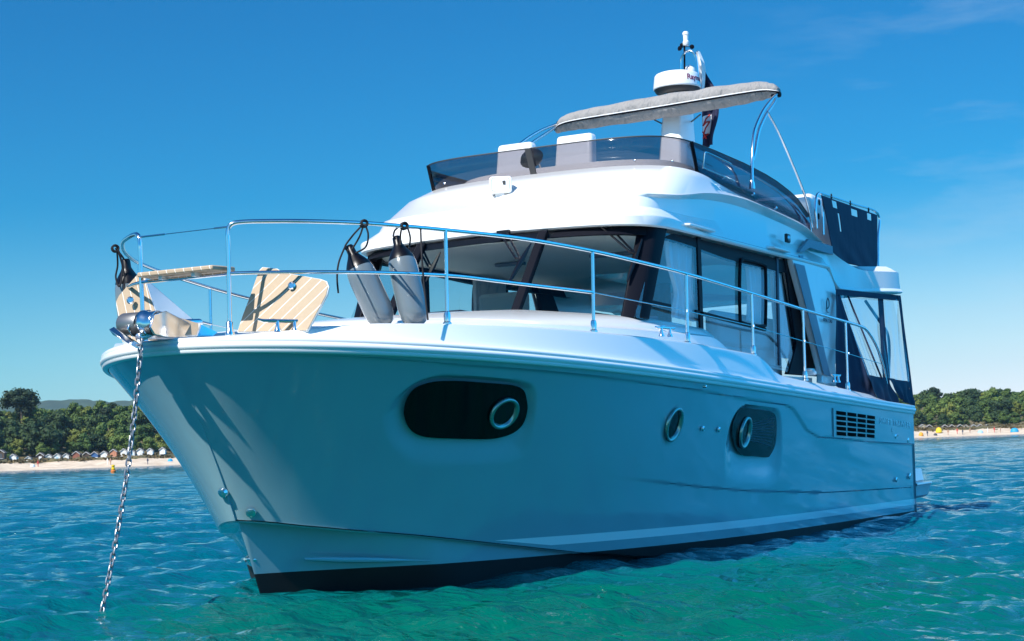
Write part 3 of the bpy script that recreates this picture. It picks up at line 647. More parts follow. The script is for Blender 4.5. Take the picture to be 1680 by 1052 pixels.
# wind deflector: smoked front, dark sides
def zdt(x): return itp(x, [2.25, 2.6, 2.85, 3.25, 3.6, 4.2, 5.0, 6.4], [3.33, 3.46, 3.51, 3.565, 3.595, 3.625, 3.64, 3.645])
db0 = uring(6.09, 4.95, lambda x: 1.34, 4.6, 2.15, lambda x, y: z3f(x, y) + .004, aft=False, nf=81, ns=40)
dt0 = uring(6.20, 5.05, lambda x: 1.335, 4.6, 2.17, lambda x, y: max(zdt(x), z3f(x, y) + .012), aft=False, nf=81, ns=40)
K = len(db0); cut = [i for i in range(K) if db0[i].x < 5.5 and db0[i].y > 0][-1]; cut2 = [i for i in range(K) if db0[i].x < 5.93 and db0[i].y < 0][0] - 1
ds = MB(); ds.grid([db0[cut:cut2 + 1], mid(db0, dt0, .5)[cut:cut2 + 1], dt0[cut:cut2 + 1]]); ds.build('front_wind_screen', M['smoke'], boat, solid=.006, ang=60)
for a, b in ((0, cut + 1), (cut2, K)):
    ds = MB(); ds.grid([db0[a:b], mid(db0, dt0, .5)[a:b], dt0[a:b]]); dsd = ds.build('side_wind_screen', M['navysmoke'], boat, solid=.006)
    s = 1 if a == 0 else -1
    i = cut if a == 0 else cut2 + 1
    MB().tube([db0[i] + V((0, s * .006, 0)), dt0[i] + V((0, s * .006, 0))], .016, 8).build('screen_post', M['black'], boat)
    if s == 1:
        hr = smooth_path([(5.514,1.435,3.530), (5.505,1.415,3.412), (5.433,1.410,3.405), (4.701,1.410,3.385)], 5); MB().tube(hr, .006, 6).build('grab_rail', M['steel'], dsd)
        MB().tube(smooth_path([(5.514,1.435,3.530), (5.423,1.435,3.548), (4.834,1.435,3.526)], 5), .006, 6).build('grab_rail', M['steel'], dsd)
ic = [i for i in range(K)][K // 2]
cpb, cpt = V((6.105, .0, 3.41)), V((6.215, .0, 3.648))
bar(cpb, cpt, (0, 1, 0), .065, (-.8, 0, .5), .012, 'screen_post', M['darkgrey'])
ed = MB(); ed.tube(dt0, .006, 6); ed.build('screen_edging', M['darkgrey'], boat)
for i in range(K // 2 - 26, K // 2 + 27, 13):
    p = db0[i].lerp(dt0[i], .22); MB().lathe(p, (1, 0, .3), [(.009, -.01), (.009, .012), (.002, .014)], 8).build('screen_bolt', M['steel'], boat)
# inner coaming and helm console of the flybridge
cn = MB(); c0 = uring(5.95, 4.85, lambda x: 1.22, 3.0, 3.6, lambda x, y: 3.30, aft=False); c1 = uring(5.91, 4.83, lambda x: 1.18, 3.0, 3.6, lambda x, y: 3.44 + .07 * sm(4.6, 5.6, x), aft=False); c2 = uring(5.72, 4.75, lambda x: 1.02, 3.0, 3.6, lambda x, y: 3.46 + .07 * sm(4.6, 5.6, x), aft=False)
cn.grid([c0, c1, c2, [p * 1 + V((-.15, -.1 * p.y, -.25)) for p in c2]]); cn.build('flybridge_coaming', M['white'], boat, ang=40)
for (y0, y1, zt) in ((-1.02, -.58, 3.925), (-.36, .08, 3.935)):
    m = MB(); m.prism([(5.06, y0, 3.25), (5.06, y1, 3.25), (4.96, y1 - .03, zt + .04), (4.96, y0 + .03, zt + .04)], (-.14, 0, 0)); m.build('helm_seat_back', M['tinted_white'], boat, bevel=.035, seg=3)
m = MB(); m.lathe((5.3, -.42, 3.70), (.8, 0, .6), [(.001, 0), (.1, .0), (.12, .03), (.1, .07), (.04, .10), (.001, .105)], 20); m.build('compass', M['darkgrey'], boat)
m = MB(); m.prism([(1.85, 1.22, 3.0), (.95, 1.22, 2.9), (1.0, 1.22, 3.57), (1.15, 1.22, 3.62), (1.72, 1.22, 3.64), (1.83, 1.22, 3.58)], (0, -.7, 0)); m.build('lounge_seat_back', M['tinted_white'], boat, bevel=.05, seg=3)
sc_ = MB(); sc_.prism([(3.968,1.300,3.548), (3.521,1.300,3.574), (2.867,1.300,3.522), (2.735,1.300,3.480), (3.065,1.300,3.479)], (0, -.3, .03)); sc_.build('lounge_cushion', M['curtain'], boat, bevel=.02)

# ---- mast, radar, wind sensor
mm = MB(); rows = []
for z, x0, x1, h in ((3.15, 2.42, 2.98, .19), (3.5, 2.42, 2.94, .18), (4.0, 2.44, 2.86, .165), (4.4, 2.44, 2.80, .145), (4.68, 2.42, 2.72, .14), (4.72, 2.4, 2.74, .15)):
    rows.append([V((x, y, z)) for x, y in ((x1, -h * .7), (x1 + .02, 0), (x1, h * .7), (x1 - .08, h), (x0 + .05, h), (x0, h * .6), (x0, -h * .6), (x0 + .05, -h), (x1 - .08, -h))])
mm.grid(rows, cu=True); mm.poly(rows[-1]); mast = mm.build('radar_mast', M['white'], boat, bevel=.012, ang=35)
RC = V((2.5, -.035, 4.80)); RR = .262
rd = MB(); rd.lathe(RC, (0, 0, 1), [(.001, .205), (.14, .203), (.2, .197), (.232, .184), (.246, .165), (.262, .04), (.262, .026), (.255, .02)], 48); radar = rd.build('radar_dome', M['tinted_white'], boat, ang=50)
MB().lathe(RC, (0, 0, 1), [(.2, -.035), (.235, -.012), (.256, .022), (.25, .026), (.1, .026)], 48).build('radar_base', M['darkgrey'], radar)
MB().lathe(RC, (0, 0, 1), [(.11, -.1), (.11, -.05), (.16, -.036), (.1, -.03)], 32).build('radar_foot', M['steel'], radar)
va = atan2(.47, .8829)   # bearing of the lettering on the dome
def on_dome(x, y, z):
    hgt = .085 + y; r = lerp(.262, .246, (hgt - .04) / .125) + .0015 + z; a = va + .36 + x / .255; return RC + V((r * cos(a), r * sin(a), hgt))
text_on('Raymarine', .085, on_dome, M['redletter'], radar)
m = MB(); hoop = smooth_path([(2.350,-0.052,5.046), (2.350,-0.039,5.180), (2.350,0.015,5.254), (2.350,0.080,5.258), (2.350,0.129,5.210), (2.350,0.148,5.127), (2.350,0.156,4.977)], 6); m.tube(hoop, .012, 8); m.build('mast_hoop', M['steel'], boat)
wv_ = MB(); wv_.tube([(2.300,-0.022,5.024), (2.300,-0.010,5.348)], .011, 8); wpole = wv_.build('wind_sensor', M['black'], boat)
wb = V((2.300,0.009,5.352)); MB().lathe(wb, (0, 0, 1), [(.025, -.015), (.036, 0), (.036, .03), (.028, .04), (.03, .1), (.036, .105), (.036, .13), (.026, .137), (.026, .142)], 20).build('wind_sensor_head', M['tinted_white'], wpole)
cp = MB(); ctr = V((2.300,-0.010,5.328))
for k in range(3):
    a = 2.2 + k * 2.094; dd = V((cos(a), sin(a), 0)); cp.tube([ctr, ctr + dd * .085], .004, 6); cp.lathe(ctr + dd * .085, V((-sin(a), cos(a), 0)), [(.001, -.03), (.02, -.022), (.027, 0), (.022, .0)], 12)
cp.build('wind_cups', M['black'], wpole)
MB().lathe(V((2.200,0.005,5.086)), (0, 0, 1), [(.055, -.05), (.06, 0), (.05, .03), (.02, .05), (.001, .055)], 20).build('satellite_antenna', M['tinted_white'], boat)
m = MB(); m.tube([(2.400,0.033,4.438), (2.900,0.384,4.429)], .008, 6); m.tube([(2.600,-0.160,4.431), (2.900,-0.148,4.436)], .008, 6); m.build('bimini_stay', M['darkgrey'], boat)

# ---- bimini
bim = empty('bimini', (0, 0, 0), boat)
bp = smooth_path([(2.93, -1.33, 4.475), (2.93, -1.22, 4.53), (2.93, -1.0, 4.555), (2.93, -.5, 4.57), (2.93, .0, 4.58), (2.93, .6, 4.595), (2.93, 1.0, 4.60), (2.93, 1.17, 4.59), (2.94, 1.29, 4.555)], 9)
m = MB(); rows = []; n_ = len(bp)
for i, p in enumerate(bp):
    u = i / (n_ - 1); e = (.26 + .74 * sin(pi * min(1, max(0, u))) ** .55)
    row = []
    for k in range(28):
        a = 2 * pi * k / 28; rx = .13 * e; rz = (.098 if sin(a) > 0 else .118) * e
        wob = 1 + .05 * sin(2 * a + 38 * u + 2 * sin(21 * u)) * (sin(a) > -.3) + .045 * abs(sin(3 * a - 55 * u + 1.5 * sin(17 * u))) + .05 * sin(60 * u + 1.5 * a) * sin(13 * u + 1)
        row.append(p + V((cos(a) * rx * wob, 0, sin(a) * rz * wob - .02 * sin(pi * min(1, max(0, u))) * (sin(a) < -.2))))
    rows.append(row)
m.grid(rows, cu=True); m.poly(rows[0]); m.poly(rows[-1]); m.build('bimini_cover', M['grey_canvas'], bim, ang=70)
m = MB(); m.tube([p + V((.134 * (.26 + .74 * abs(sin(pi * i / (n_ - 1))) ** .55), 0, -.052 * (.3 + .7 * sin(pi * i / (n_ - 1))))) for i, p in enumerate(bp)], .009, 6); m.build('bimini_zip', M['black'], bim)
m = MB(); m.tube([p + V((.139 * (.26 + .74 * abs(sin(pi * i / (n_ - 1))) ** .55), 0, -.038 * (.3 + .7 * sin(pi * i / (n_ - 1))))) for i, p in enumerate(bp)], .0055, 6); m.build('bimini_piping', M['curtain'], bim)
for s in (1, -1):
    def ms_(p): return V((p[0], s * p[1], p[2]))
    leg = smooth_path([ms_(p) for p in ((4.243,1.420,3.393), (4.217,1.420,3.651), (4.133,1.410,3.867), (4.021,1.400,4.004), (3.704,1.370,4.215), (3.315,1.330,4.401), (2.95, 1.27, 4.53))], 6)
    MB().tube(leg, .0155, 10).build('bimini_leg', M['steel'], bim)
    leg2 = smooth_path([ms_(p) for p in ((4.187,1.415,3.644), (4.064,1.400,3.758), (3.951,1.390,3.914), (3.821,1.380,4.043), (3.519,1.350,4.229), (3.165,1.310,4.404), (2.90, 1.25, 4.55))], 6)
    MB().tube(leg2, .0155, 10).build('bimini_leg', M['steel'], bim)
    MB().tube(smooth_path([ms_(p) for p in ((3.547,1.360,4.235), (3.324,1.380,4.088), (2.967,1.410,3.783), (2.594,1.420,3.464), (2.402,1.420,3.174))], 6), .0125, 8).build('bimini_brace', M['steel'], bim)
    MB().lathe(ms_((4.243,1.420,3.393)), (0, 0, 1), [(.03, -.03), (.028, .02), (.018, .05)], 12).build('bimini_socket', M['steel'], bim)
    m = MB(); e0 = ms_((2.94, 1.25, 4.525)); m.box(e0, (.10, .10, .06)); m.build('bimini_end_cap', M['black'], bim, bevel=.02)

# ---- aft rails of the flybridge
m = MB(); m.tube(smooth_path([(2.350,1.450,3.163), (2.369,1.450,3.357), (2.333,1.450,3.491), (2.242,1.450,3.551), (2.049,1.450,3.564), (0.961,1.450,3.579), (-0.034,1.450,3.578), (-0.023,1.450,3.289), (0.020,1.450,2.950)], 5), .014, 8)
m.tube([(2.115,1.450,3.549), (2.122,1.450,3.119)], .012, 8); m.build('flybridge_aft_rail', M['steel'], boat)

# ---- pulpit and guard rails
gr = empty('guard_rail', (0, 0, 0), boat)
PT = [(11.147,0.354,1.732), (11.144,0.358,2.024), (11.143,0.361,2.296), (11.143,0.361,2.359), (11.137,0.371,2.405), (11.122,0.400,2.427), (11.088,0.451,2.434), (11.024,0.548,2.435), (10.851,0.757,2.433), (10.574,0.996,2.427), (10.322,1.165,2.416), (10.010,1.331,2.403), (9.375,1.575,2.383), (8.649,1.756,2.346), (8.017,1.855,2.309), (7.274,1.928,2.270), (5.935,1.986,2.197), (4.570,1.998,2.131), (3.213,1.995,2.084), (2.717,1.979,2.069), (2.391,1.970,2.034), (2.010,1.960,1.878), (1.759,1.952,1.676), (1.642,1.949,1.486)]
MT = [(11.144,0.358,2.106), (10.984,0.600,2.106), (10.552,1.015,2.105), (10.024,1.327,2.099), (9.556,1.515,2.073), (8.657,1.753,2.042)]
WR = [(8.657,1.753,2.042), (7.307,1.925,1.972), (5.948,1.986,1.911), (4.607,1.999,1.832), (3.208,1.994,1.764), (1.839,1.955,1.700)]
STN = [((10.032,1.325,2.402), (10.041,1.319,1.784)), ((8.649,1.756,2.346), (8.665,1.750,1.766)), ((7.274,1.928,2.270), (7.294,1.926,1.724)), ((5.935,1.986,2.197), (5.941,1.985,1.668)), ((4.588,1.998,2.130), (4.589,1.998,1.478)), ((3.232,1.994,2.084), (3.232,1.994,1.401))]
for s in (1, -1):
    def ms_(p): return V((p[0], s * p[1], p[2]))
    MB().tube(smooth_path([ms_(p) for p in PT], 5), .0145, 10).build('top_rail', M['steel'], gr)
    MB().tube(smooth_path([ms_(p) for p in MT], 5), .0125, 10).build('middle_rail', M['steel'], gr)
    MB().tube([ms_(p) for p in WR], .0035, 6).build('guard_wire', M['steel'], gr)
    for k, (a, b) in enumerate(STN):
        a, b = ms_(a), ms_(b); d = (a - b).normalized()
        o = MB().tube([a, b], .0125, 10).build('stanchion', M['steel'], gr)
        MB().lathe(b - d * .015, d, [(.03, 0), (.03, .012), (.022, .02), (.024, .06), (.019, .085), (.013, .09)], 14).build('stanchion_foot', M['steel'], o)
        if k > 1:
            MB().tube([ms_(WR[k - 1]) + V((0, s * .012, 0)), ms_(WR[k - 1]) + V((0, s * .02, 0))], .013, 8).build('wire_eye', M['steel'], o)
    f0 = ms_(PT[0]); MB().lathe(f0 - V((0, 0, .02)), (0, 0, 1), [(.032, 0), (.032, .012), (.022, .025), (.022, .08), (.014, .09)], 14).build('stanchion_foot', M['steel'], gr)
gw0, gw1 = V(PT[4]), V((PT[4][0], -PT[4][1], PT[4][2]))
m = MB(); m.tube([gw0, gw0.lerp(gw1, .3), gw0.lerp(gw1, .7), gw1], .0035, 6); m.tube([gw0, gw0.lerp(gw1, .16)], .007, 6); m.tube([gw1, gw1.lerp(gw0, .3)], .007, 6); m.build('gate_wire', M['steel'], gr)
q0 = V(MT[0]); m = MB(); m.tube([q0, V((q0.x, -q0.y, q0.z))], .0125, 8); m.build('gate_rail', M['steel'], gr)
m = MB(); m.prism([(q0.x - .10, q0.y - .02, q0.z + .022), (q0.x - .10, -q0.y + .02, q0.z + .022), (q0.x + .10, -q0.y + .05, q0.z + .022), (q0.x + .10, q0.y - .05, q0.z + .022)], (0, 0, .03)); pst = m.build('pulpit_seat', M['plank_b'], gr, bevel=.008)
for y_ in (.12, -.15): MB().box((q0.x, y_, q0.z + .012), (.12, .03, .03)).build('seat_bracket', M['tinted_white'], pst)

# ---- foredeck: open lids, bow roller, cleats
def slab(pts, off, name, material, edge, parent=boat):
    pts = [V(p) for p in pts]; c = sum(pts, V((0, 0, 0))) / len(pts); nn = V((0, 0, 0))
    for i in range(len(pts)): nn += (pts[i] - c).cross(pts[(i + 1) % len(pts)] - c)
    nn.normalize(); pts = [p - nn * (p - c).dot(nn) for p in pts]
    m = MB(); m.prism(pts, off); o = m.build(name, edge, parent, bevel=.006)
    n = (pts[1] - pts[0]).cross(pts[2] - pts[0]).normalized(); d = -V(off).normalized()
    if n.dot(d) < 0: n = -n
    m = MB(); m.poly([c + (p - c) * .975 + n * .004 for p in pts]); m.build('lid_planking', material, o, smooth=False); return o
def lt(px, z0, x0, z1, x1): return None
lid = [(10.950,0.261,1.742), (10.920,0.288,1.853), (10.890,0.330,1.984), (10.860,0.362,2.103), (10.850,0.377,2.150), (10.840,0.399,2.169), (10.840,0.521,2.147), (10.850,0.570,2.118), (10.860,0.870,2.051), (10.860,0.921,2.031), (10.870,0.945,1.993), (10.890,0.938,1.942), (10.940,0.848,1.767), (10.950,0.820,1.714)]
l1 = slab(lid, (-.03, -.012, 0), 'locker_lid', M['plank_a'], M['white']); l1['label'] = 'open beige planked locker lid in front of the two grey fenders'
def latch(c, n, par):
    MB().lathe(c, n, [(.024, -.004), (.026, .006), (.02, .012), (.016, .006), (.001, .006)], 20).build('lid_latch', M['steel'], par)
latch(V((10.890,0.667,2.021)), (1, .3, .1), l1)
lid2 = [(11.000,-0.652,1.729), (11.000,-0.683,1.866), (11.000,-0.720,1.985), (11.000,-0.724,2.018), (10.980,-0.703,2.055), (10.940,-0.556,2.182), (10.940,-0.518,2.196), (10.940,-0.492,2.181), (10.950,-0.461,2.100), (11.000,-0.375,1.919), (11.020,-0.326,1.712)]
l2 = slab(lid2, (-.03, -.012, 0), 'locker_lid', M['plank_b'], M['white']); l2['label'] = 'open beige planked locker lid behind the bow roller'
latch(V((11.020,-0.563,2.009)), (1, .3, .1), l2)
m = MB(); m.prism([(10.900,-0.526,2.183), (10.850,-0.534,2.146), (10.300,-0.590,1.899), (10.200,-0.548,1.819), (10.800,-0.507,1.790), (10.880,-0.465,1.932)], (-.02, -.03, 0)); m.build('locker_moulding', M['white'], boat, bevel=.01)
l3 = slab([(11.350,-0.067,1.867), (11.300,-0.019,1.858), (11.200,0.081,1.821), (11.150,0.129,1.801), (11.200,0.126,1.720), (11.350,0.031,1.720), (11.380,0.008,1.763)], (-.02, -.01, -.01), 'anchor_hatch', M['plank_b'], M['white'])
m = MB(); m.prism([(11.120,0.016,1.830), (10.900,0.039,1.763), (10.950,0.042,1.736), (11.150,0.086,1.725)], (-.03, 0, 0)); m.build('anchor_hatch_trim', M['steel'], l3)
# bow roller
br = MB()
br.prism([(11.300,-0.061,1.704), (11.200,0.164,1.694), (11.200,0.173,1.674), (11.320,-0.046,1.679)], (-.35, -.02, 0))
for y in (-.105, .075):
    br.prism([(11.15, y, 1.71), (11.42, y, 1.70), (11.56, y, 1.715), (11.60, y, 1.76), (11.56, y, 1.84), (11.44, y, 1.87), (11.2, y, 1.80)], (0, .014, 0))
roller_o = br.build('bow_roller', M['steel'], boat, bevel=.004)
MB().lathe((11.53, -.09, 1.765), (0, 1, 0), [(.03, 0), (.055, .006), (.05, .05), (.026, .08), (.05, .11), (.055, .155), (.03, .16)], 20).build('roller_wheel', M['darkgrey'], roller_o)
m = MB(); m.prism([(11.6, -.22, 1.73), (11.52, -.10, 1.64), (11.62, -.0, 1.63), (11.66, -.06, 1.67), (11.68, -.18, 1.76)], (-.05, 0, .02)); m.tube([(11.58, -.03, 1.70), (11.3, -.01, 1.80), (11.0, 0, 1.82)], .03, 8); m.build('anchor', M['steel'], boat, bevel=.006)
m = MB(); m.lathe((11.50, -.215, 1.800), (.12, 1, -.02), [(.03, 0), (.066, .004), (.072, .02), (.072, .15), (.066, .165), (.03, .166)], 28); m.build('roller_drum', M['drum'], roller_o)
m = MB(); rows_ = []
for y in np.linspace(-.045, .075, 7): rows_.append([V((11.50 + .082 * cos(a) * (1 - .25 * (y + .045)), y, 1.785 + .082 * sin(a) + .01 * (y < 0))) for a in np.linspace(-1.0, 2.3, 16)])
m.grid(rows_); m.build('roller_guard', M['steel'], roller_o, solid=.006)
def cleat(c, ax, name='mooring_cleat', ln=.36):
    c = V(c); ax = V(ax).normalized(); m = MB(); up = V((0, 0, .06))
    m.tube([c + up - ax * ln / 2 + V((0, 0, .008)), c + up - ax * ln * .4, c + up + ax * ln * .4, c + up + ax * ln / 2 + V((0, 0, .008))], [.007, .013, .013, .007], 8)
    for k in (-1, 1): m.lathe(c + ax * k * .055 - V((0, 0, .01)), (0, 0, 1), [(.026, 0), (.024, .012), (.014, .03), (.013, .072)], 12)
    m.build(name, M['steel'], boat)
cleat(V((10.980,0.676,1.730)), (-.62, .62, -.02)); cleat(V((7.296,1.740,1.785)), (-1, .25, 0), ln=.26); cleat(V((3.306,1.900,1.484)), (-1, .05, 0), ln=.26)
for p in ((7.301,2.066,1.362),):
    MB().lathe(p, (0, 1, .1), [(.012, -.02), (.012, .01), (.004, .014)], 10).build('skin_fitting', M['steel'], boat)
m = MB(); q = V((3.653,1.750,1.600)); m.box(q + V((0, 0, -.03)), (.1, .1, .05)); m.box(q, (.16, .06, .03)); m.build('boarding_gate', M['white'], boat, bevel=.02)

# emblem and small name on the cockpit wing
m = MB(); m.tube(smooth_path([(2.371,1.550,2.410), (2.419,1.550,2.355), (2.405,1.550,2.298), (2.339,1.550,2.321), (2.332,1.550,2.380), (2.371,1.550,2.410)], 5), .005, 6); m.tube(smooth_path([(2.426,1.550,2.303), (2.410,1.550,2.258), (2.346,1.550,2.255)], 5), .004, 6); m.build('emblem', M['blackletter'], boat)
e0 = V((2.564,1.555,2.153)); text_on('BENETEAU', .05, lambda x, y, z: e0 + V((-x, z + x * .0, y - .02 * x)), M['blackletter'], boat, 1.1, .30)

# ------------------------------------------------------------------ things on the boat
def fender(top, bot, r, label, rope, knot):
    top, bot = V(top), V(bot); ax = (bot - top); ln = ax.length; ax.normalize()
    f = empty('fender', top); tag(f, label, 'fender', 'grey fenders tied to the guard rails')
    def loc(o): o.parent = f; o.matrix_parent_inverse = Matrix.Translation(-top); return o
    loc(MB().lathe(top, ax, [(r * .55, .115), (r * .82, .15), (r * .96, .2), (r, .26), (r, ln * .6), (r, ln - .14), (r * .93, ln - .08), (r * .7, ln - .03), (r * .3, ln), (.001, ln + .005)], 36).build('fender_body', M['fender'], None, ang=60))
    loc(MB().lathe(top, ax, [(.001, .0), (.022, .0), (.03, .012), (.032, .06), (.045, .085), (r * .7, .125), (r * .86, .155), (r * .9, .17), (r * .85, .172)], 32).build('fender_cap', M['rubber'], None, ang=60))
    m = MB()
    for pth in rope: m.tube(smooth_path(pth, 7), .0065, 7)
    k = V(knot)
    for a in range(3):
        m.tube([k + V((.012 * (a - 1), .014 * (a - 1), 0)) + V((.02 * cos(t), -.01 * cos(t), .021 * sin(t))) for t in np.linspace(0, 2 * pi, 12, endpoint=False)], .0075, 6, closed=True)
    loc(m.build('fender_rope', M['rope'], None))
    return f
fender((10.150,0.624,2.351), (10.080,0.856,1.780), .102, 'grey fender leaning furthest left on the port rail beside the planked lid', [
    [(10.552,1.014,2.423), (10.200,0.700,2.414), (10.200,0.627,2.338), (10.200,0.656,2.306)], [(10.552,1.014,2.423), (10.200,0.749,2.397), (10.200,0.681,2.312)], [(10.544,1.018,2.420), (10.200,0.818,2.403), (10.200,0.795,2.323), (10.200,0.714,2.289)], [(10.200,0.627,2.338), (10.500,0.774,2.197), (10.520,0.769,2.095), (10.520,0.774,1.990)]], (10.552,1.014,2.423))
fender((9.950,0.884,2.409), (9.980,1.043,1.772), .102, 'grey fender hanging from the port rail in front of the windscreen', [
    [(10.331,1.161,2.420), (10.000,0.907,2.444), (10.000,0.891,2.403)], [(10.322,1.165,2.416), (10.000,0.950,2.410), (10.000,0.947,2.336)], [(10.293,1.185,2.417), (10.000,1.027,2.383), (10.000,1.014,2.309)], [(10.204,1.235,2.409), (10.300,1.294,2.210), (10.300,1.304,2.009), (10.320,1.335,1.785)]], (10.312,1.173,2.417))
fender((10.850,-0.740,2.317), (10.800,-0.723,1.753), .1, 'grey fender with a black cap hanging at the starboard bow, beyond the bow roller', [
    [(11.000,-0.692,2.370), (10.900,-0.728,2.332), (10.850,-0.741,2.296)], [(11.000,-0.682,2.353), (10.950,-0.725,2.265), (10.950,-0.745,2.184), (10.950,-0.715,2.120), (10.920,-0.709,2.246), (11.000,-0.666,2.351)], [(11.000,-0.671,2.352), (10.950,-0.669,2.199), (10.950,-0.680,2.076)]], (11.000,-0.697,2.371))

# anchor chain: every link
ch = empty('anchor_chain', (11.56, -.02, 1.70)); tag(ch, 'galvanised anchor chain hanging from the bow roller down into the water', 'chain')
c0, c1 = V((11.565, -.01, 1.725)), V((12.06, 0, -.06)); NL = 50
lm = MB(); a_, r_ = .0155, .0058
pts = [V((.012 + a_ * cos(t) - .0 if abs(t) <= pi / 2 else 0, 0, 0)) for t in ()]
loop = []
for k in range(20):
    t = 2 * pi * k / 20; loop.append(V((.0125 * math.copysign(1, cos(t)) + .0125 * cos(t), .0135 * sin(t), 0)))
lm.tube(loop, r_, 7, closed=True); link0 = lm.build('chain_link', M['galv'], None); lme = link0.data
prev = None
for k in range(NL):
    u = (k + .5) / NL; sag = lambda u: c0.lerp(c1, u) + V((-.05 * sin(pi * u), 0, 0))
    p = sag(u); t = (sag(u + .01) - sag(u - .01)).normalized()
    o = link0 if k == 0 else link0.copy()
    if k: COL.objects.link(o)
    side = t.cross(V((.4, 1, 0))).normalized(); b2 = t.cross(side)
    if k % 2: side, b2 = b2, -side
    tw = .35 * sin(k * .9); side, b2 = side * cos(tw) + b2 * sin(tw), b2 * cos(tw) - side * sin(tw)
    o.parent = ch; o.matrix_parent_inverse = Matrix.Translation(-ch.location)
    o.matrix_basis = Matrix.Translation(p) @ Matrix((t, side, b2)).transposed().to_4x4()

# curtains in the saloon
def curtain(cols, label, y, tie=None):
    """cols: list of (left xz, right xz) rows from top to bottom"""
    rows = []; n = 40
    rp = [smooth_path([V((c[0][0], 0, c[0][2])) for c in cols], 6), smooth_path([V((c[1][0], 0, c[1][2])) for c in cols], 6)]
    for a, b in zip(*rp):
        wd = (b - a).length; rows.append([a.lerp(b, k / n) + V((0, y + .022 * sin(k / n * 7.5 * 2 * pi) + .008 * sin(k * 1.7), 0)) for k in range(n + 1)])
    m = MB(); m.grid(rows); o = m.build('curtain', M['curtain'], None, ang=80); c = rows[0][0]
    tag(o, label, 'curtain', 'white curtains in the cabin windows'); return o
curtain([((6.324,1.360,2.751), (5.666,1.360,2.750)), ((6.321,1.360,2.488), (5.704,1.360,2.506)), ((6.179,1.360,2.255), (5.770,1.360,2.272)), ((6.218,1.360,2.125), (5.681,1.360,2.135)), ((6.256,1.360,2.017), (5.664,1.360,2.004))], 'gathered white curtain with a tieback beside the black windscreen pillar', 1.36)
curtain([((3.648,1.360,2.767), (3.182,1.360,2.769)), ((3.644,1.360,2.461), (3.161,1.360,2.431)), ((3.610,1.360,2.095), (3.012,1.360,2.030)), ((3.609,1.360,1.757), (3.005,1.360,1.745))], 'white curtain at the aft end of the side windows beside the black door pillar', 1.36)
curtain([((4.361,1.360,2.648), (3.805,1.360,2.644)), ((4.323,1.360,2.355), (3.837,1.360,2.338)), ((4.384,1.360,2.086), (3.867,1.360,2.058))], 'pale curtain seen behind the black framed sliding window', 1.36)
curtain([((4.9, 0, 2.66), (4.2, 0, 2.66)), ((4.9, 0, 2.3), (4.25, 0, 2.3)), ((4.85, 0, 1.9), (4.3, 0, 1.9))], 'white curtain at the far side window seen through the middle of the windscreen', -1.36)

# ensign hanging by the mast
en = MB(); rows = []
ed0 = [(1.900,-0.055,5.336), (1.900,-0.011,5.122), (1.900,0.007,4.829), (1.900,0.011,4.552), (1.900,0.012,4.379), (1.900,-0.000,4.249)]; ed1 = [(1.900,-0.002,5.356), (1.900,0.077,5.110), (1.900,0.207,4.858), (1.900,0.220,4.622), (1.900,0.145,4.384), (1.900,0.133,4.275)]
for a, b in zip(smooth_path(ed0, 6), smooth_path(ed1, 6)):
    rows.append([a.lerp(b, k / 14) + V((.035 * sin(k / 14 * 9.), .0, 0)) for k in range(15)])
en.grid(rows); ens = en.build('ensign', mat('ensign_navy', (.012, .015, .05), .85), None, ang=80)
tag(ens, 'dark blue ensign with a red and white patch hanging limp behind the radar mast', 'flag')
pch = MB(); pch.grid([[rows[i][k] + V((.006, .0, 0)) for k in range(1, 8)] for i in range(17, 24)]); pch.build('flag_white_patch', M['curtain'], ens, ang=80)
pch = MB()
for (i0, k0, i1, k1) in ((17, 6, 20, 2), (20, 2, 19, 6), (19, 6, 23, 3), (22, 1, 25, 5), (23, 6, 25, 2)):
    pch.tube([rows[i0][k0] + V((.011, 0, 0)), rows[(i0 + i1) // 2][(k0 + k1) // 2] + V((.012, 0, 0)), rows[i1][k1] + V((.011, 0, 0))], .009, 5)
pch.build('flag_red_cross', mat('flag_red', (.5, .025, .02), .8), ens)
wf = MB(); rw = []
for a, b in zip(smooth_path([(2.000,0.014,5.321), (2.000,0.015,5.155), (2.000,0.022,4.948), (2.000,0.049,4.882)], 5), smooth_path([(2.000,0.044,5.330), (2.000,0.097,5.178), (2.000,0.099,5.041), (2.000,0.078,4.879)], 5)): rw.append([a.lerp(b, k / 8) + V((.03 * sin(k * 1.3), 0, 0)) for k in range(9)])
wf.grid(rw); wf = wf.build('burgee', M['curtain'], None, ang=80); tag(wf, 'small white flag hanging in folds from the hoop above the radar dome', 'flag')
# navy weather cloth on the aft rail
TLc, TRc, BRc, BLc = V((2.222,1.470,3.535)), V((0.066,1.470,3.547)), V((0.129,1.470,2.853)), V((1.888,1.470,2.880))
nu, nv = 60, 44; wc = MB(); vsx = []; fs = []
for j in range(nv + 1):
    for i in range(nu + 1):
        u, v = i / nu, j / nv; lx = TLc.lerp(BLc, v) + V((-.03 * sin(pi * v), 0, 0)); p = lx.lerp(TRc.lerp(BRc, v), u)
        p = p + V((0, .006 * sin(9 * u + 3 * v) * v + .010 * sin(17 * (u - v * .8)) * v ** 4, -.03 * v * v * sin(pi * u) * 0)); vsx.append(p)
holes = [(.17, .25, .03, .13), (.5, .62, .04, .15), (.80, .88, .03, .13), (.235, .262, .2, .5)]
for j in range(nv):
    for i in range(nu):
        u, v = (i + .5) / nu, (j + .5) / nv
        if any(a < u < b and c < v < d for a, b, c, d in holes): continue
        fs.append((j * (nu + 1) + i, j * (nu + 1) + i + 1, (j + 1) * (nu + 1) + i + 1, (j + 1) * (nu + 1) + i))
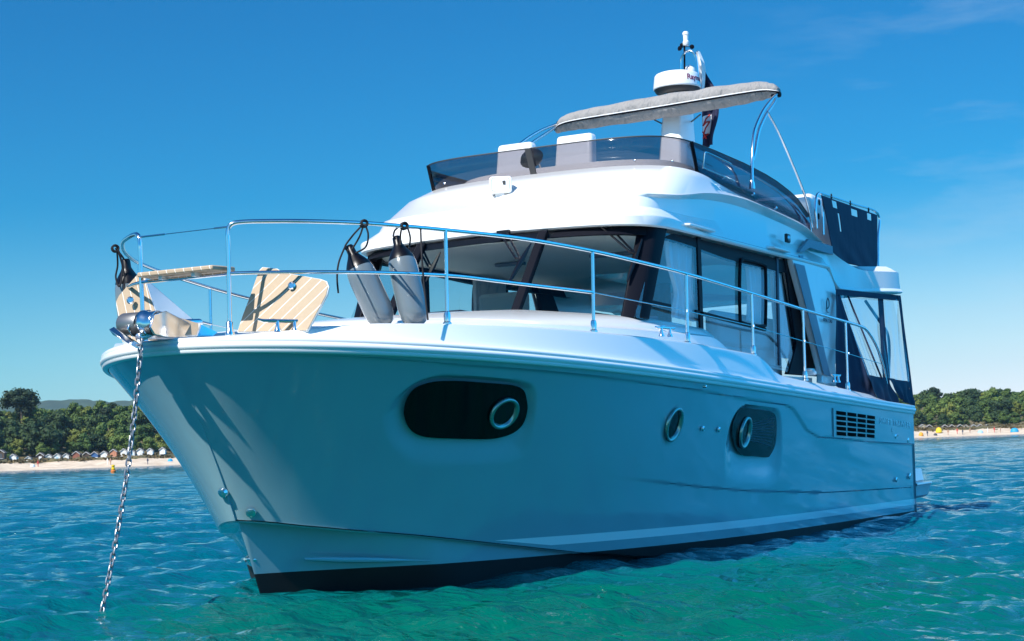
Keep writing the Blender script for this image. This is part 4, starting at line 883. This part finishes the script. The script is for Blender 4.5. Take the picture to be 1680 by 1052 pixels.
wc.add(vsx, fs); wco = wc.build('weather_cloth', M['navy'], None, solid=.006); tag(wco, 'navy canvas weather cloth laced to the rail at the back of the flybridge', 'canvas screen')
m = MB()
for p in ((2.263,1.460,3.452), (2.302,1.460,3.297), (1.820,1.460,3.563), (1.114,1.460,3.568), (0.385,1.460,3.571)): m.tube([V(p) + V((.02 * cos(t), 0, .03 * sin(t))) for t in np.linspace(0, 2 * pi, 10, endpoint=False)], .006, 5, closed=True)
m.build('lacing', M['rope'], wco)

# cockpit enclosure: navy canvas with clear panels
enc = empty('cockpit_enclosure', (1.3, 1.6, 1.35)); tag(enc, 'navy canvas cockpit cover with clear plastic windows zipped under the aft roof', 'cockpit cover')
def encp(o): o.parent = enc; o.matrix_parent_inverse = Matrix.Translation(-enc.location); return o
def sheet(tl, tr, br, bl, name, material, amp=.012, nu=24, nv=30, fq=3.):
    tl, tr, br, bl = map(V, (tl, tr, br, bl)); m = MB()
    m.grid([[tl.lerp(tr, u).lerp(bl.lerp(br, u), v) + V((0, amp * sin(2 * pi * fq * u + 2.5 * v) * v + amp * .5 * sin(9 * u + 7 * v), 0)) for u in np.linspace(0, 1, nu)] for v in np.linspace(0, 1, nv)])
    return encp(m.build(name, material, None, ang=80))
for s in (1, -1):
    def q(p): return V((p[0], s * p[1], p[2]))
    sheet(q((2.113,1.560,2.498)), q((1.982,1.560,2.493)), q((2.094,1.960,1.308)), q((2.579,1.660,1.458)), 'canvas_panel', M['navy'])
    sheet(q((1.999,1.565,2.479)), q((1.735,1.580,2.481)), q((1.769,1.930,1.551)), q((2.233,1.910,1.562)), 'clear_panel', M['vinyl'], .008)
    sheet(q((1.729,1.585,2.481)), q((0.913,1.680,2.492)), q((1.552,1.950,1.541)), q((1.763,1.935,1.551)), 'clear_panel', M['vinyl'], .008)
    sheet(q((0.783,1.700,2.491)), q((0.390,1.770,2.503)), q((0.792,1.970,1.520)), q((1.528,1.950,1.541)), 'clear_panel', M['vinyl'], .012)
    sheet(q((0.913,1.680,2.492)), q((0.758,1.700,2.493)), q((1.548,1.955,1.521)), q((1.758,1.940,1.537)), 'canvas_panel', M['navy'], .004)
    sheet(q((0.386,1.770,2.539)), q((0.290,1.780,2.537)), q((0.783,2.020,1.227)), q((0.846,1.970,1.513)), 'canvas_panel', M['navy'], .004)
    sheet(q((2.148,1.565,2.522)), q((0.288,1.780,2.552)), q((0.324,1.780,2.485)), q((2.084,1.570,2.460)), 'canvas_header', M['navy'], .002)
    sheet(q((2.261,1.912,1.574)), q((1.569,1.955,1.547)), q((1.319,1.985,1.266)), q((2.067,1.965,1.295)), 'canvas_skirt', M['navy'], .02)
    sheet(q((1.593,1.955,1.553)), q((0.836,1.975,1.526)), q((0.783,2.020,1.227)), q((1.328,1.990,1.341)), 'canvas_skirt', M['navy'], .02)
    encp(MB().tube([q((1.769,1.590,2.471)), q((1.800,1.945,1.536))], .010, 6).build('canvas_zip', M['navy'], None))
    encp(MB().tube(smooth_path([q(p) for p in ((0.991,1.560,2.461), (0.755,1.600,2.311), (0.597,1.630,2.205), (0.487,1.660,2.102), (0.579,1.700,1.905), (0.865,1.750,1.488))], 6), .017, 8).build('cover_frame_tube', M['greytrim'], None))
sheet((.44, 1.72, 2.54), (.44, -1.72, 2.54), (.62, -1.98, 1.24), (.62, 1.98, 1.24), 'clear_panel', M['vinyl'], .01)
# ------------------------------------------------------------------ water
CP = Vector((19.7896, 6.9961, .9193)); FP = 2759.72
def at_px(px, D, z): p = CP + D3 * D + R3 * ((px - 847.5) / FP * D); return V((p.x, p.y, z))
def np_mesh(name, co, quads, material, smooth=True):
    me = bpy.data.meshes.new(name); n = len(co); q = len(quads)
    me.vertices.add(n); me.vertices.foreach_set('co', np.asarray(co, np.float32).ravel())
    me.loops.add(q * 4); me.loops.foreach_set('vertex_index', np.asarray(quads, np.int32).ravel())
    me.polygons.add(q); me.polygons.foreach_set('loop_start', np.arange(0, q * 4, 4, dtype=np.int32)); me.polygons.foreach_set('loop_total', np.full(q, 4, np.int32))
    me.polygons.foreach_set('use_smooth', np.full(q, smooth, bool)); me.update(calc_edges=True); me.validate(); me.materials.append(material)
    o = bpy.data.objects.new(name, me); COL.objects.link(o); return o
def grid_quads(R, K):
    i = np.arange(R - 1)[:, None] * K + np.arange(K - 1)[None, :]; i = i.ravel(); return np.stack([i, i + 1, i + K + 1, i + K], 1)
def water_mat():
    m = mat('sea_water', (.0, .085, .085), .045); N, Lk, b = nodes(m)
    b.inputs['IOR'].default_value = 1.33
    t = N.new('ShaderNodeTexCoord'); prev = None
    for sc, dist, st, det in ((1.3, .20, (1, 1.0, 1), 3), (5.0, .075, (1, 1, 1), 4), (15., .020, (1, 1, 1), 4)):
        mpn = N.new('ShaderNodeMapping'); mpn.inputs['Rotation'].default_value = (0, 0, -YAW); mpn.inputs['Scale'].default_value = (1.0, .42, 1)
        n = N.new('ShaderNodeTexNoise'); n.inputs['Scale'].default_value = sc; n.inputs['Detail'].default_value = det; n.inputs['Roughness'].default_value = .55; n.inputs['Distortion'].default_value = .6
        bp = N.new('ShaderNodeBump'); bp.inputs['Strength'].default_value = 1.; bp.inputs['Distance'].default_value = dist
        Lk.new(t.outputs['Object'], mpn.inputs[0]); Lk.new(mpn.outputs[0], n.inputs['Vector']); Lk.new(n.outputs['Fac'], bp.inputs['Height'])
        if prev: Lk.new(prev, bp.inputs['Normal'])
        prev = bp.outputs[0]
    Lk.new(prev, b.inputs['Normal'])
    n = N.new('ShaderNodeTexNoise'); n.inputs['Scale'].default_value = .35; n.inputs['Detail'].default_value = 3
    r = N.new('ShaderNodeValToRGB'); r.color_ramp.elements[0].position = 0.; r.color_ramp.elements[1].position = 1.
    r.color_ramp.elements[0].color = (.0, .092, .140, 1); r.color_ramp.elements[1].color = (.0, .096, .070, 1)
        # greener colour painted beside the boat in place of the hull's reflection
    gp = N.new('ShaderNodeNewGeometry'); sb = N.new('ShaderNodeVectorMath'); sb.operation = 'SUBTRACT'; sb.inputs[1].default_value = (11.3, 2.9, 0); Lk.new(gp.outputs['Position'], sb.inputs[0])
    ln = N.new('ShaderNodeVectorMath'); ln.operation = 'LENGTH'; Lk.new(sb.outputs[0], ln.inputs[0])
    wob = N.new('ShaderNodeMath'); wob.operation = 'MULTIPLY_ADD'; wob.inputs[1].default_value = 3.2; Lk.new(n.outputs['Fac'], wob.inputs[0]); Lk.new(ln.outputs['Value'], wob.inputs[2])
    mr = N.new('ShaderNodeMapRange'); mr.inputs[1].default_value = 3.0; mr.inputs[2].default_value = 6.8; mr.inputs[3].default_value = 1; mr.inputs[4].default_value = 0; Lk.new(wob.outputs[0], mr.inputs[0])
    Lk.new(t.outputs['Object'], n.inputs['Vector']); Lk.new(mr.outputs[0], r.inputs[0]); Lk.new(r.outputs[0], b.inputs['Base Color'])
    return m
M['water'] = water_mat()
def sea():
    ratio = 1.0062; r = [2.4]
    while r[-1] < 640: r.append(r[-1] * ratio)
    r = np.array(r); th = np.linspace(-radians(40), radians(40), 620)
    Rg, Th = np.meshgrid(r, th, indexing='ij'); dx, dy = D3.x, D3.y
    X = CP.x + Rg * (dx * np.cos(Th) + R3.x * np.sin(Th)); Y = CP.y + Rg * (dy * np.cos(Th) + R3.y * np.sin(Th)); Z = np.zeros_like(X)
    rng = np.random.RandomState(3); cell = np.maximum(Rg * .0062, Rg * .00226)
    base = atan2(D3.y, D3.x) + pi + .25
    for k in range(64):
        lam = .28 * (1.07 ** k); 
        if lam > 7: break
        a = base + rng.normal(0, .55); kx, ky = cos(a) * 2 * pi / lam, sin(a) * 2 * pi / lam; ph = rng.rand() * 6.28
        amp = .0062 * (1.75 if lam < 1.1 else .85) * lam ** .72 * (.6 + .8 * rng.rand()); fade = np.clip((lam / cell - 2.5) / 3, 0, 1)
        s = np.sin(kx * X + ky * Y + ph + .35 * np.sin(.23 * X + .31 * Y + k)); Z += fade * amp * (1 - 2 * np.abs(s) ** 1.3 * .62 if k % 2 else s * .8)
    Z -= Z[r < 30].mean()
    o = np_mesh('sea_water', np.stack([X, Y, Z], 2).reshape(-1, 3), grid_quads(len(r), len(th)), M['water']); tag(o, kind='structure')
    big = MB(); big.grid([[(CP.x + x, CP.y + y, -.16) for x in np.linspace(-3000, 1500, 10)] for y in np.linspace(-2500, 2500, 10)])
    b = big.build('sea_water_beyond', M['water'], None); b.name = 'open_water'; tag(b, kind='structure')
sea()

# ------------------------------------------------------------------ shore
def dshore(px): return 430 + px / 1680 * 80 + 4 * sin(px * .021)
M['sand'] = mat('sand', (.55, .43, .3), .9)
n_, r_ = add_noise_color(M['sand'], (.50, .38, .27), (.66, .54, .41), .25, 5)
M['turf'] = mat('scrub_turf', (.06, .07, .025), .95); add_noise_color(M['turf'], (.035, .045, .015), (.17, .13, .06), .35, 6, .65)
def terrain(name, offs, material, wob):
    rows = []
    for px in np.linspace(-500, 2250, 260):
        D = dshore(px); rows.append([at_px(px, D + o + (1.5 * sin(px * .05 + o) + 1.1 * sin(px * .13)) * wob, z + (.25 * sin(px * .09 + o * .3) + .2 * sin(px * .31 + o)) * wob * (z > .6)) for o, z in offs])
    m = MB(); m.grid(rows); o = m.build(name, material, None, ang=180); tag(o, kind='structure'); return o
terrain('beach', [(-14, -.8), (-3, -.1), (0, .06), (6, .7), (13, 1.25), (18, 1.9), (24, 2.3)], M['sand'], .5)
terrain('wooded_slope', [(17.2, 1.3), (19.5, 2.15), (24, 2.75), (32, 3.0), (40, 3.6), (62, 7.4), (84, 10.6), (110, 13.5), (170, 15), (400, 16)], M['turf'], 1.)

def leaf_mat(name, c1, c2):
    m = mat(name, c1, .7, spec=.25); N, Lk, b = nodes(m)
    oi = N.new('ShaderNodeObjectInfo'); g = N.new('ShaderNodeNewGeometry')
    r = N.new('ShaderNodeValToRGB'); r.color_ramp.elements[0].color = (*c1, 1); r.color_ramp.elements[1].color = (*c2, 1)
    n = N.new('ShaderNodeMath'); n.operation = 'MULTIPLY_ADD'; Lk.new(g.outputs['Random Per Island'], n.inputs[0]); n.inputs[1].default_value = .35
    k = N.new('ShaderNodeMath'); k.operation = 'MULTIPLY'; Lk.new(oi.outputs['Random'], k.inputs[0]); k.inputs[1].default_value = .65; Lk.new(k.outputs[0], n.inputs[2])
    Lk.new(n.outputs[0], r.inputs[0]); Lk.new(r.outputs[0], b.inputs['Base Color']); return m
M['leaf_a'] = leaf_mat('broadleaf_foliage', (.030, .070, .016), (.12, .175, .035))
M['leaf_b'] = leaf_mat('dark_oak_foliage', (.014, .034, .012), (.045, .08, .022))
M['leaf_c'] = leaf_mat('pine_foliage', (.009, .022, .010), (.022, .042, .016))
M['leaf_d'] = leaf_mat('yellow_green_foliage', (.09, .12, .018), (.17, .19, .04))
M['bark'] = mat('bark', (.08, .06, .045), .9)
def crown_mesh(rx, rz, nblob, nleaf, size, seed, flat=0., low=-.55):
    rng = random.Random(seed); m = MB(); blobs = []
    for k in range(nblob):
        a = rng.uniform(0, 2 * pi); zz = rng.uniform(low, 1.) ; rad = sqrt(max(.03, 1 - zz * zz)) * rng.uniform(.35, .85)
        blobs.append((V((cos(a) * rad * rx, sin(a) * rad * rx, zz * rz * .78)), rng.uniform(.26, .46) * rx))
    blobs.append((V((0, 0, 0)), rx * .62))
    for c, r in blobs:
        core = []; 
        for i in range(5):
            ph = -pi / 2 + pi * (i + .5) / 5; core.append([c + V((cos(ph) * cos(t), cos(ph) * sin(t), sin(ph) * (.75 - flat))) * r * .74 for t in np.linspace(0, 2 * pi, 9)[:-1]])
        m.grid(core, cu=True)
        for _ in range(int(nleaf * (r / (.36 * rx)) ** 2)):
            d = V((rng.gauss(0, 1), rng.gauss(0, 1), rng.gauss(0, 1))).normalized(); p = c + V((d.x, d.y, d.z * (.8 - flat))) * r * rng.uniform(.72, 1.12)
            n = (d + V((rng.gauss(0, .5), rng.gauss(0, .5), rng.gauss(0, .5) + .25))).normalized(); u = n.orthogonal().normalized(); w2 = n.cross(u); a = rng.uniform(0, 6.28); u, w2 = u * cos(a) + w2 * sin(a), w2 * cos(a) - u * sin(a)
            s = size * rng.uniform(.6, 1.3); m.add([p + u * s, p + w2 * s * .7, p - u * s, p - w2 * s * .7], [(0, 1, 2, 3)])
    return m
def trunk_mesh(h, r, seed):
    rng = random.Random(seed); m = MB(); m.tube([(0, 0, -1.2), (.05, 0, h * .3), (rng.uniform(-.3, .3), rng.uniform(-.3, .3), h * .7), (0, 0, h)], [r * 1.25, r, r * .7, r * .35], 7)
    for k in range(4):
        a = rng.uniform(0, 6.28); z = h * rng.uniform(.45, .8); m.tube([(0, 0, z), (cos(a) * 1.0, sin(a) * 1.0, z + .9), (cos(a) * 1.9, sin(a) * 1.9, z + 1.5)], [r * .5, r * .35, r * .15], 6)
    return m
KINDS = {}
def tree_kind(key, rx, rz, h, leaf, nb, nl, size, seed, flat=0., low=-.55):
    c = crown_mesh(rx, rz, nb, nl, size, seed, flat, low).build('crown', M[leaf], None, smooth=False, normals=False); t = trunk_mesh(h, .22, seed).build('trunk', M['bark'], None)
    KINDS[key] = (c.data, t.data, h); bpy.data.objects.remove(c); bpy.data.objects.remove(t)
for s_ in range(4): tree_kind(('broad', s_), 3.5, 4.2, 6.2, 'leaf_a', 17, 70, .36, 10 + s_)
for s_ in range(2): tree_kind(('oak', s_), 4.2, 4.3, 6.0, 'leaf_b', 18, 70, .40, 30 + s_)
for s_ in range(2): tree_kind(('pine', s_), 3.2, 4.2, 8.0, 'leaf_c', 15, 60, .32, 50 + s_, .15)
for s_ in range(2): tree_kind(('yellow', s_), 3.2, 3.6, 5.6, 'leaf_d', 15, 70, .34, 70 + s_)
tree_kind(('umbrella', 0), 5.2, 3.0, 7.5, 'leaf_c', 26, 70, .34, 90, .3, -.25)
def plant_tree(key, loc, s, rz, label, group, name='tree'):
    cme, tme, h = KINDS[key]; e = empty(name, loc); e.scale = (s, s, s * random.uniform(.92, 1.1)); e.rotation_euler = (0, 0, rz); tag(e, label, 'tree', group)
    c = bpy.data.objects.new('crown', cme); COL.objects.link(c); c.parent = e; c.location = (0, 0, h * .72)
    t = bpy.data.objects.new('trunk', tme); COL.objects.link(t); t.parent = e
    return e
rt = random.Random(5)
GL = {'broad': 'mid green broadleaf tree in the dense wood on the %s shore', 'oak': 'dark green rounded tree in the dense wood on the %s shore', 'pine': 'blackish green pine standing in the wood on the %s shore', 'yellow': 'yellow green tree in the wood on the %s shore'}
def wood(px0, px1, side, layers, step):
    for k, (off, z0, smin, smax) in enumerate(layers):
        px = px0 + rt.uniform(0, step)
        while px < px1:
            kind = rt.choices(['broad', 'oak', 'pine', 'yellow'], [6, 2.2, .6 + .35 * k, .55 + .3 * k])[0]
            nm = {'broad': 'broadleaf_tree', 'oak': 'oak_tree', 'pine': 'pine_tree', 'yellow': 'pale_tree'}[kind]
            p = at_px(px, dshore(px) + off + rt.uniform(-6, 6), z0 + rt.uniform(-.5, .5)); s = rt.uniform(smin, smax)
            plant_tree((kind, rt.randrange(4 if kind == 'broad' else 2)), p, s, rt.uniform(0, 6.28), GL[kind] % side, '%s %s' % (GL[kind].split(' in ')[0].split(' standing')[0] + 's', 'on the %s shore' % side), nm)
            px += step * rt.uniform(.65, 1.35)
wood(-70, 480, 'left', [(36, 2.6, .62, .85), (47, 4.2, .85, 1.05), (62, 7.2, .95, 1.15), (82, 10.4, .95, 1.15), (100, 12.0, .7, .85)], 21)
wood(1250, 1780, 'right', [(37, 2.6, .5, .75), (50, 4.0, .8, 1.0), (68, 6.2, .85, 1.05), (90, 8.2, .8, 1.0), (106, 9.2, .65, .85)], 19)
plant_tree(('umbrella', 0), at_px(38, dshore(38) + 70, 13.6), 1.22, .4, 'big dark flat topped pine rising above the wood on the left', None, 'umbrella_pine')
plant_tree(('oak', 0), at_px(66, dshore(66) + 38, 2.9), 1.25, 1.9, 'broad dark tree above the white beach huts on the left shore', None, 'oak_tree')
plant_tree(('yellow', 1), at_px(1562, dshore(1562) + 42, 2.6), 1.1, .9, 'pale green bushy tree above the yellow beach tent', None, 'pale_tree')

# far wooded ridge
M['ridge'] = mat('far_wood', (.03, .06, .035), .95); add_noise_color(M['ridge'], (.02, .045, .03), (.05, .085, .04), .02, 6, .7)
rows = []; rr_ = random.Random(11)
for px in np.linspace(-500, 2250, 420):
    zt = 99 + 4 * sin(px * .011 + 1.3) + 1.2 * sin(px * .06) + .6 * sin(px * .23) + .5 * rr_.gauss(0, 1) - 62 * sm(500, 900, px)
    rows.append([at_px(px, 2350, -1), at_px(px, 2420, zt * .35), at_px(px, 2500, zt * .72), at_px(px, 2600, zt), at_px(px, 2700, zt * .8), at_px(px, 2900, zt * .6)])
m = MB(); m.grid(rows); ro = m.build('far_hills', M['ridge'], None, ang=180); tag(ro, kind='structure')

# dune scrub
def scrub():
    rng = random.Random(8); m = MB()
    for _ in range(520):
        px = rng.choice([rng.uniform(-60, 420), rng.uniform(1400, 1780)]); o = rng.uniform(17, 33); s = rng.uniform(.4, 1.0); c = at_px(px, dshore(px) + o, 1.9 + sm(17, 30, o) * .9 + rng.uniform(-.2, .2))
        for _ in range(16):
            d = V((rng.gauss(0, 1), rng.gauss(0, 1), abs(rng.gauss(0, .6)))).normalized(); p = c + V((d.x * 1.4, d.y * 1.4, d.z * .7)) * s; n = V((rng.gauss(0, 1), rng.gauss(0, 1), rng.gauss(0, 1))).normalized(); u = n.orthogonal(); w2 = n.cross(u); q = .28
            m.add([p + u * q, p + w2 * q, p - u * q, p - w2 * q], [(0, 1, 2, 3)])
    o = m.build('dune_scrub', M['scrub'], None, smooth=False, normals=False); tag(o, 'low brown green scrub along the top of the beach', 'scrub', kind='stuff')
M['scrub'] = leaf_mat('dune_scrub_foliage', (.05, .05, .018), (.17, .12, .055))
scrub()

# beach huts
def hutmat(name, c): return mat(name, c, .75)
HM = {'white': hutmat('white_hut_paint', (.72, .72, .7)), 'red': hutmat('red_brown_hut_paint', (.26, .09, .055)), 'brown': hutmat('brown_hut_paint', (.07, .045, .03)), 'blue': hutmat('blue_hut_paint', (.04, .12, .3)), 'salmon': hutmat('salmon_hut_paint', (.5, .21, .12)), 'green': hutmat('green_hut_paint', (.03, .22, .17)), 'cream': hutmat('cream_hut_paint', (.62, .5, .33)), 'pale': hutmat('pale_blue_hut_paint', (.38, .55, .66)), 'roof': hutmat('grey_felt_roof', (.13, .11, .10)), 'trim': hutmat('white_trim_paint', (.5, .49, .47)), 'door': hutmat('dark_hut_door', (.05, .06, .07))}
def hut(px, yb, wpx, colr, label, door='door', base=None, hgt=1.0):
    D = dshore(px) + 25; hor = 767 - .0357 * px; z = .92 + (hor - yb) * D / FP
    wd = wpx * .86 * D / FP; p = at_px(px, D, z); e = empty('beach_hut', p); e.rotation_euler = (0, 0, YAW); tag(e, label, 'beach hut', 'beach huts along the shore')
    h = wd * .78 * hgt; d = wd * 1.1; ap = wd * .36; hw = wd / 2
    m = MB(); m.prism([(0, -hw, -.9), (0, hw, -.9), (0, hw, h), (0, 0, h + ap), (0, -hw, h)], (-d, 0, 0)); m.build('hut_wall', HM[colr], e, smooth=False)
    m = MB()
    for s in (1, -1): m.prism([(.22, 0, h + ap + .02), (.22, s * (hw + .2), h - .2 * ap / hw + .02), (.22, s * (hw + .2), h - .2 * ap / hw + .12), (.22, 0, h + ap + .13)], (-d - .35, 0, 0))
    m.build('hut_roof', HM['roof'], e, smooth=False)
    m = MB()
    for s in (1, -1): m.prism([(.225, 0, h + ap - .06), (.225, s * (hw + .2), h - .2 * ap / hw - .06), (.225, s * (hw + .2), h - .2 * ap / hw + .12), (.225, 0, h + ap + .13)], (.03, 0, 0))
    m.build('barge_board', HM['trim'], e, smooth=False)
    m = MB(); m.box((.02, 0, h * .42), (.05, wd * .42, h * .8)); m.build('hut_door', HM[door], e, smooth=False)
    if base: m = MB(); m.box((.03, 0, h * .2), (.05, wd * .98, h * .42)); m.build('hut_front_panel', HM[base], e, smooth=False)
    m = MB(); m.box((.5, 0, -.12), (1.0, wd * .9, .12)); m.build('hut_deck', HM['trim'], e, smooth=False)
for a in ((1, 752, 14, 'brown', 'dark brown gabled beach hut at the far left end of the row'), (21, 754, 13, 'white', 'low white beach hut second from the left end, half behind scrub', 'white', None, .55), (46, 756, 10, 'white', 'small white beach hut standing alone below the broad dark tree', 'white', None, .6),
          (66, 756, 13, 'brown', 'brown gabled beach hut left of the three white ones', 'white'), (79.5, 757, 12, 'white', 'white gabled beach hut with a dark open front, left one of three white ones'), (93.5, 756, 12, 'white', 'white gabled beach hut in the middle of three white ones', 'pale'), (108, 755, 11, 'white', 'white beach hut half hidden by a bush, right of three white ones', 'white'),
          (125, 754, 13.5, 'red', 'red brown beach hut between the white ones and the dark brown one', 'red'), (141.5, 753.5, 12, 'brown', 'dark brown beach hut between the red brown and the blue one', 'brown'), (155, 753.5, 12.5, 'blue', 'blue beach hut with a white lower front', 'blue', 'white'), (170.5, 752.5, 12.5, 'white', 'white beach hut between the blue and the salmon one', 'white'),
          (186, 749, 12, 'salmon', 'salmon pink beach hut above the yellow buoy', 'salmon'), (203, 748, 12, 'white', 'white beach hut just left of the anchor chain', 'white'), (216.5, 748, 10, 'white', 'white beach hut half hidden behind the anchor chain', 'pale'), (229.5, 747, 11.5, 'white', 'white beach hut right of the anchor chain, dark gable', 'white'), (246, 746, 10.5, 'white', 'white beach hut second from the yacht bow', 'white'), (266.5, 744.5, 10.5, 'white', 'white beach hut nearest the yacht bow', 'white')):
    hut(*a)
for a in ((1514, 706, 9.5, 'cream', 'cream beach hut nearest the yacht stern'), (1525.5, 706.5, 9.5, 'brown', 'brown beach hut left of the yellow tent'), (1551, 706, 9, 'brown', 'dark brown beach hut right of the yellow tent'), (1562.5, 706, 9, 'brown', 'dark brown beach hut left of the green one', 'brown'), (1576, 706, 9.5, 'green', 'green beach hut in the row behind the crowded beach', 'green'),
          (1586, 706, 8.5, 'cream', 'cream beach hut right of the green one', 'cream'), (1598, 706, 9.5, 'white', 'white fronted beach hut in the row on the right shore', 'white'), (1609, 705.5, 9.5, 'salmon', 'pinkish beach hut between the white and the pale blue one', 'salmon'), (1619.5, 705.5, 8.5, 'pale', 'pale blue beach hut at the right end of the row', 'white')):
    hut(*a)
# tents, sunshades, people, buoy
def tent(px, off, wpx, hpx, colr, label, name='beach_tent', cat='tent'):
    D = dshore(px) + off; z = itp(off, [0, 6, 13, 18, 24], [.06, .7, 1.25, 1.9, 2.3]); k = D / FP; p = at_px(px, D, z - .05); hw, h = wpx * k / 2, hpx * k
    m = MB(); rows = [[V((p.x, p.y, p.z)) + D3 * (-cos(a) * r * hw) + R3 * (sin(a) * r * hw) + V((0, 0, zz * h)) for a in np.linspace(-pi, pi, 15)[:-1]] for r, zz in ((1.05, 0), (1., .35), (.85, .68), (.5, .92), (.05, 1.))]
    m.grid(rows, cu=True); m.poly(rows[-1]); o = m.build(name, mat(name + '_cloth', colr, .6), None, ang=50); tag(o, label, cat); return o
tent(1541, 14, 10, 8.5, (.75, .5, .01), 'yellow dome tent on the sand in front of the brown huts')
tent(1511.5, 5, 7.5, 6, (.75, .3, .02), 'orange shelter on the sand close to the yacht stern')
tent(1665, 6, 13, 7, (.02, .28, .5), 'wide turquoise shelter at the right end of the beach')
tent(1609, 6, 9, 5, (.3, .5, .68), 'pale blue shelter in the middle of the crowded beach')
tent(279, 9, 8, 5, (.02, .32, .62), 'blue beach shelter beside the yacht bow')
tent(53, 7, 8, 5, (.6, .7, .75), 'white shelter low on the sand at the left')
tent(1535, 4, 6, 4, (.05, .05, .06), 'small dark shelter near the water below the yellow tent')
def person_mesh():
    m = MB(); prof = [(0.0, .0), (.09, .02), (.10, .4), (.13, .8), (.19, 1.0), (.2, 1.3), (.17, 1.42), (.06, 1.47), (.055, 1.52), (.1, 1.6), (.1, 1.7), (.04, 1.78), (.0, 1.79)]
    rows = [[V((r * cos(a) * .7, r * sin(a) * (1 + .15 * (1 < z < 1.4)), z)) for a in np.linspace(0, 2 * pi, 9)[:-1]] for r, z in prof]
    m.grid(rows, cu=True)
    for s in (1, -1): m.tube([(0, s * .2, 1.38), (.02, s * .3, 1.1), (.08, s * .31, .8)], [.05, .045, .035], 6)
    return m
skins = [mat('sunlit_skin', (.42, .24, .16), .7), mat('dark_swimwear', (.04, .05, .09), .8), mat('red_shirt', (.5, .06, .05), .8), mat('white_shirt', (.7, .7, .68), .8)]
pm_ = [person_mesh().build('person', s_, None).data for s_ in skins]
for o in [o for o in COL.objects if o.name.startswith('person')]: bpy.data.objects.remove(o)
PL = [(181, 5, 0, 'person standing on the sand beside the yellow buoy'), (176, 6, 3, 'person in white standing left of the yellow buoy'), (242, 3, 1, 'person in dark clothes alone on the sand between the chain and the bow'), (62, 6, 2, 'person in red beside the white shelter'), (1522, 3, 1, 'person in dark clothes right of the orange shelter'), (1556, 4, 0, 'person standing at the water right of the dark shelter'), (1571, 6, 2, 'person in red on the sand below the green hut'), (1580, 3, 1, 'person in dark clothes at the water below the cream hut'), (1592, 6, 0, 'person standing on the sand left of the pale blue shelter'), (1621, 5, 3, 'person in white right of the pale blue shelter'), (1632, 7, 2, 'person in red midway between the two blue shelters'), (1642, 5, 0, 'person standing left of the turquoise shelter')]
for px, off, k, lb in PL:
    o = bpy.data.objects.new('person', pm_[k]); COL.objects.link(o); o.location = at_px(px, dshore(px) + off, itp(off, [0, 6, 13], [.06, .7, 1.25]) - .03); o.rotation_euler = (0, 0, random.uniform(0, 6)); tag(o, lb, 'person')
bp_ = at_px(185, 174, 0); by = empty('buoy', bp_); tag(by, 'yellow and orange mooring buoy floating near the left beach', 'buoy')
MB().lathe((0, 0, 0), (0, 0, 1), [(.001, -.25), (.2, -.22), (.27, -.05), (.27, .16), (.2, .24), (.1, .28)], 20).build('buoy_float', mat('orange_buoy_paint', (.55, .16, .03), .5), by)
MB().lathe((0, 0, 0), (0, 0, 1), [(.16, .27), (.2, .3), (.2, .42), (.14, .45), (.14, .6), (.19, .63), (.19, .72), (.05, .78), (.001, .79)], 20).build('buoy_top', mat('yellow_buoy_paint', (.8, .5, .0), .5), by)

# the air between here and the far hills
hm_ = bpy.data.materials.new('haze_air'); hm_.use_nodes = True; hm_.node_tree.nodes.clear()
pv = hm_.node_tree.nodes.new('ShaderNodeVolumePrincipled'); pv.inputs['Color'].default_value = (.55, .8, 1, 1); pv.inputs['Density'].default_value = .00008; pv.inputs['Anisotropy'].default_value = .2
ho_ = hm_.node_tree.nodes.new('ShaderNodeOutputMaterial'); hm_.node_tree.links.new(pv.outputs[0], ho_.inputs['Volume'])
hb_ = MB(); hb_.box((-1250, -300, 62), (3600, 5600, 135)); hz_ = hb_.build('haze', hm_, None, smooth=False); tag(hz_, kind='stuff')
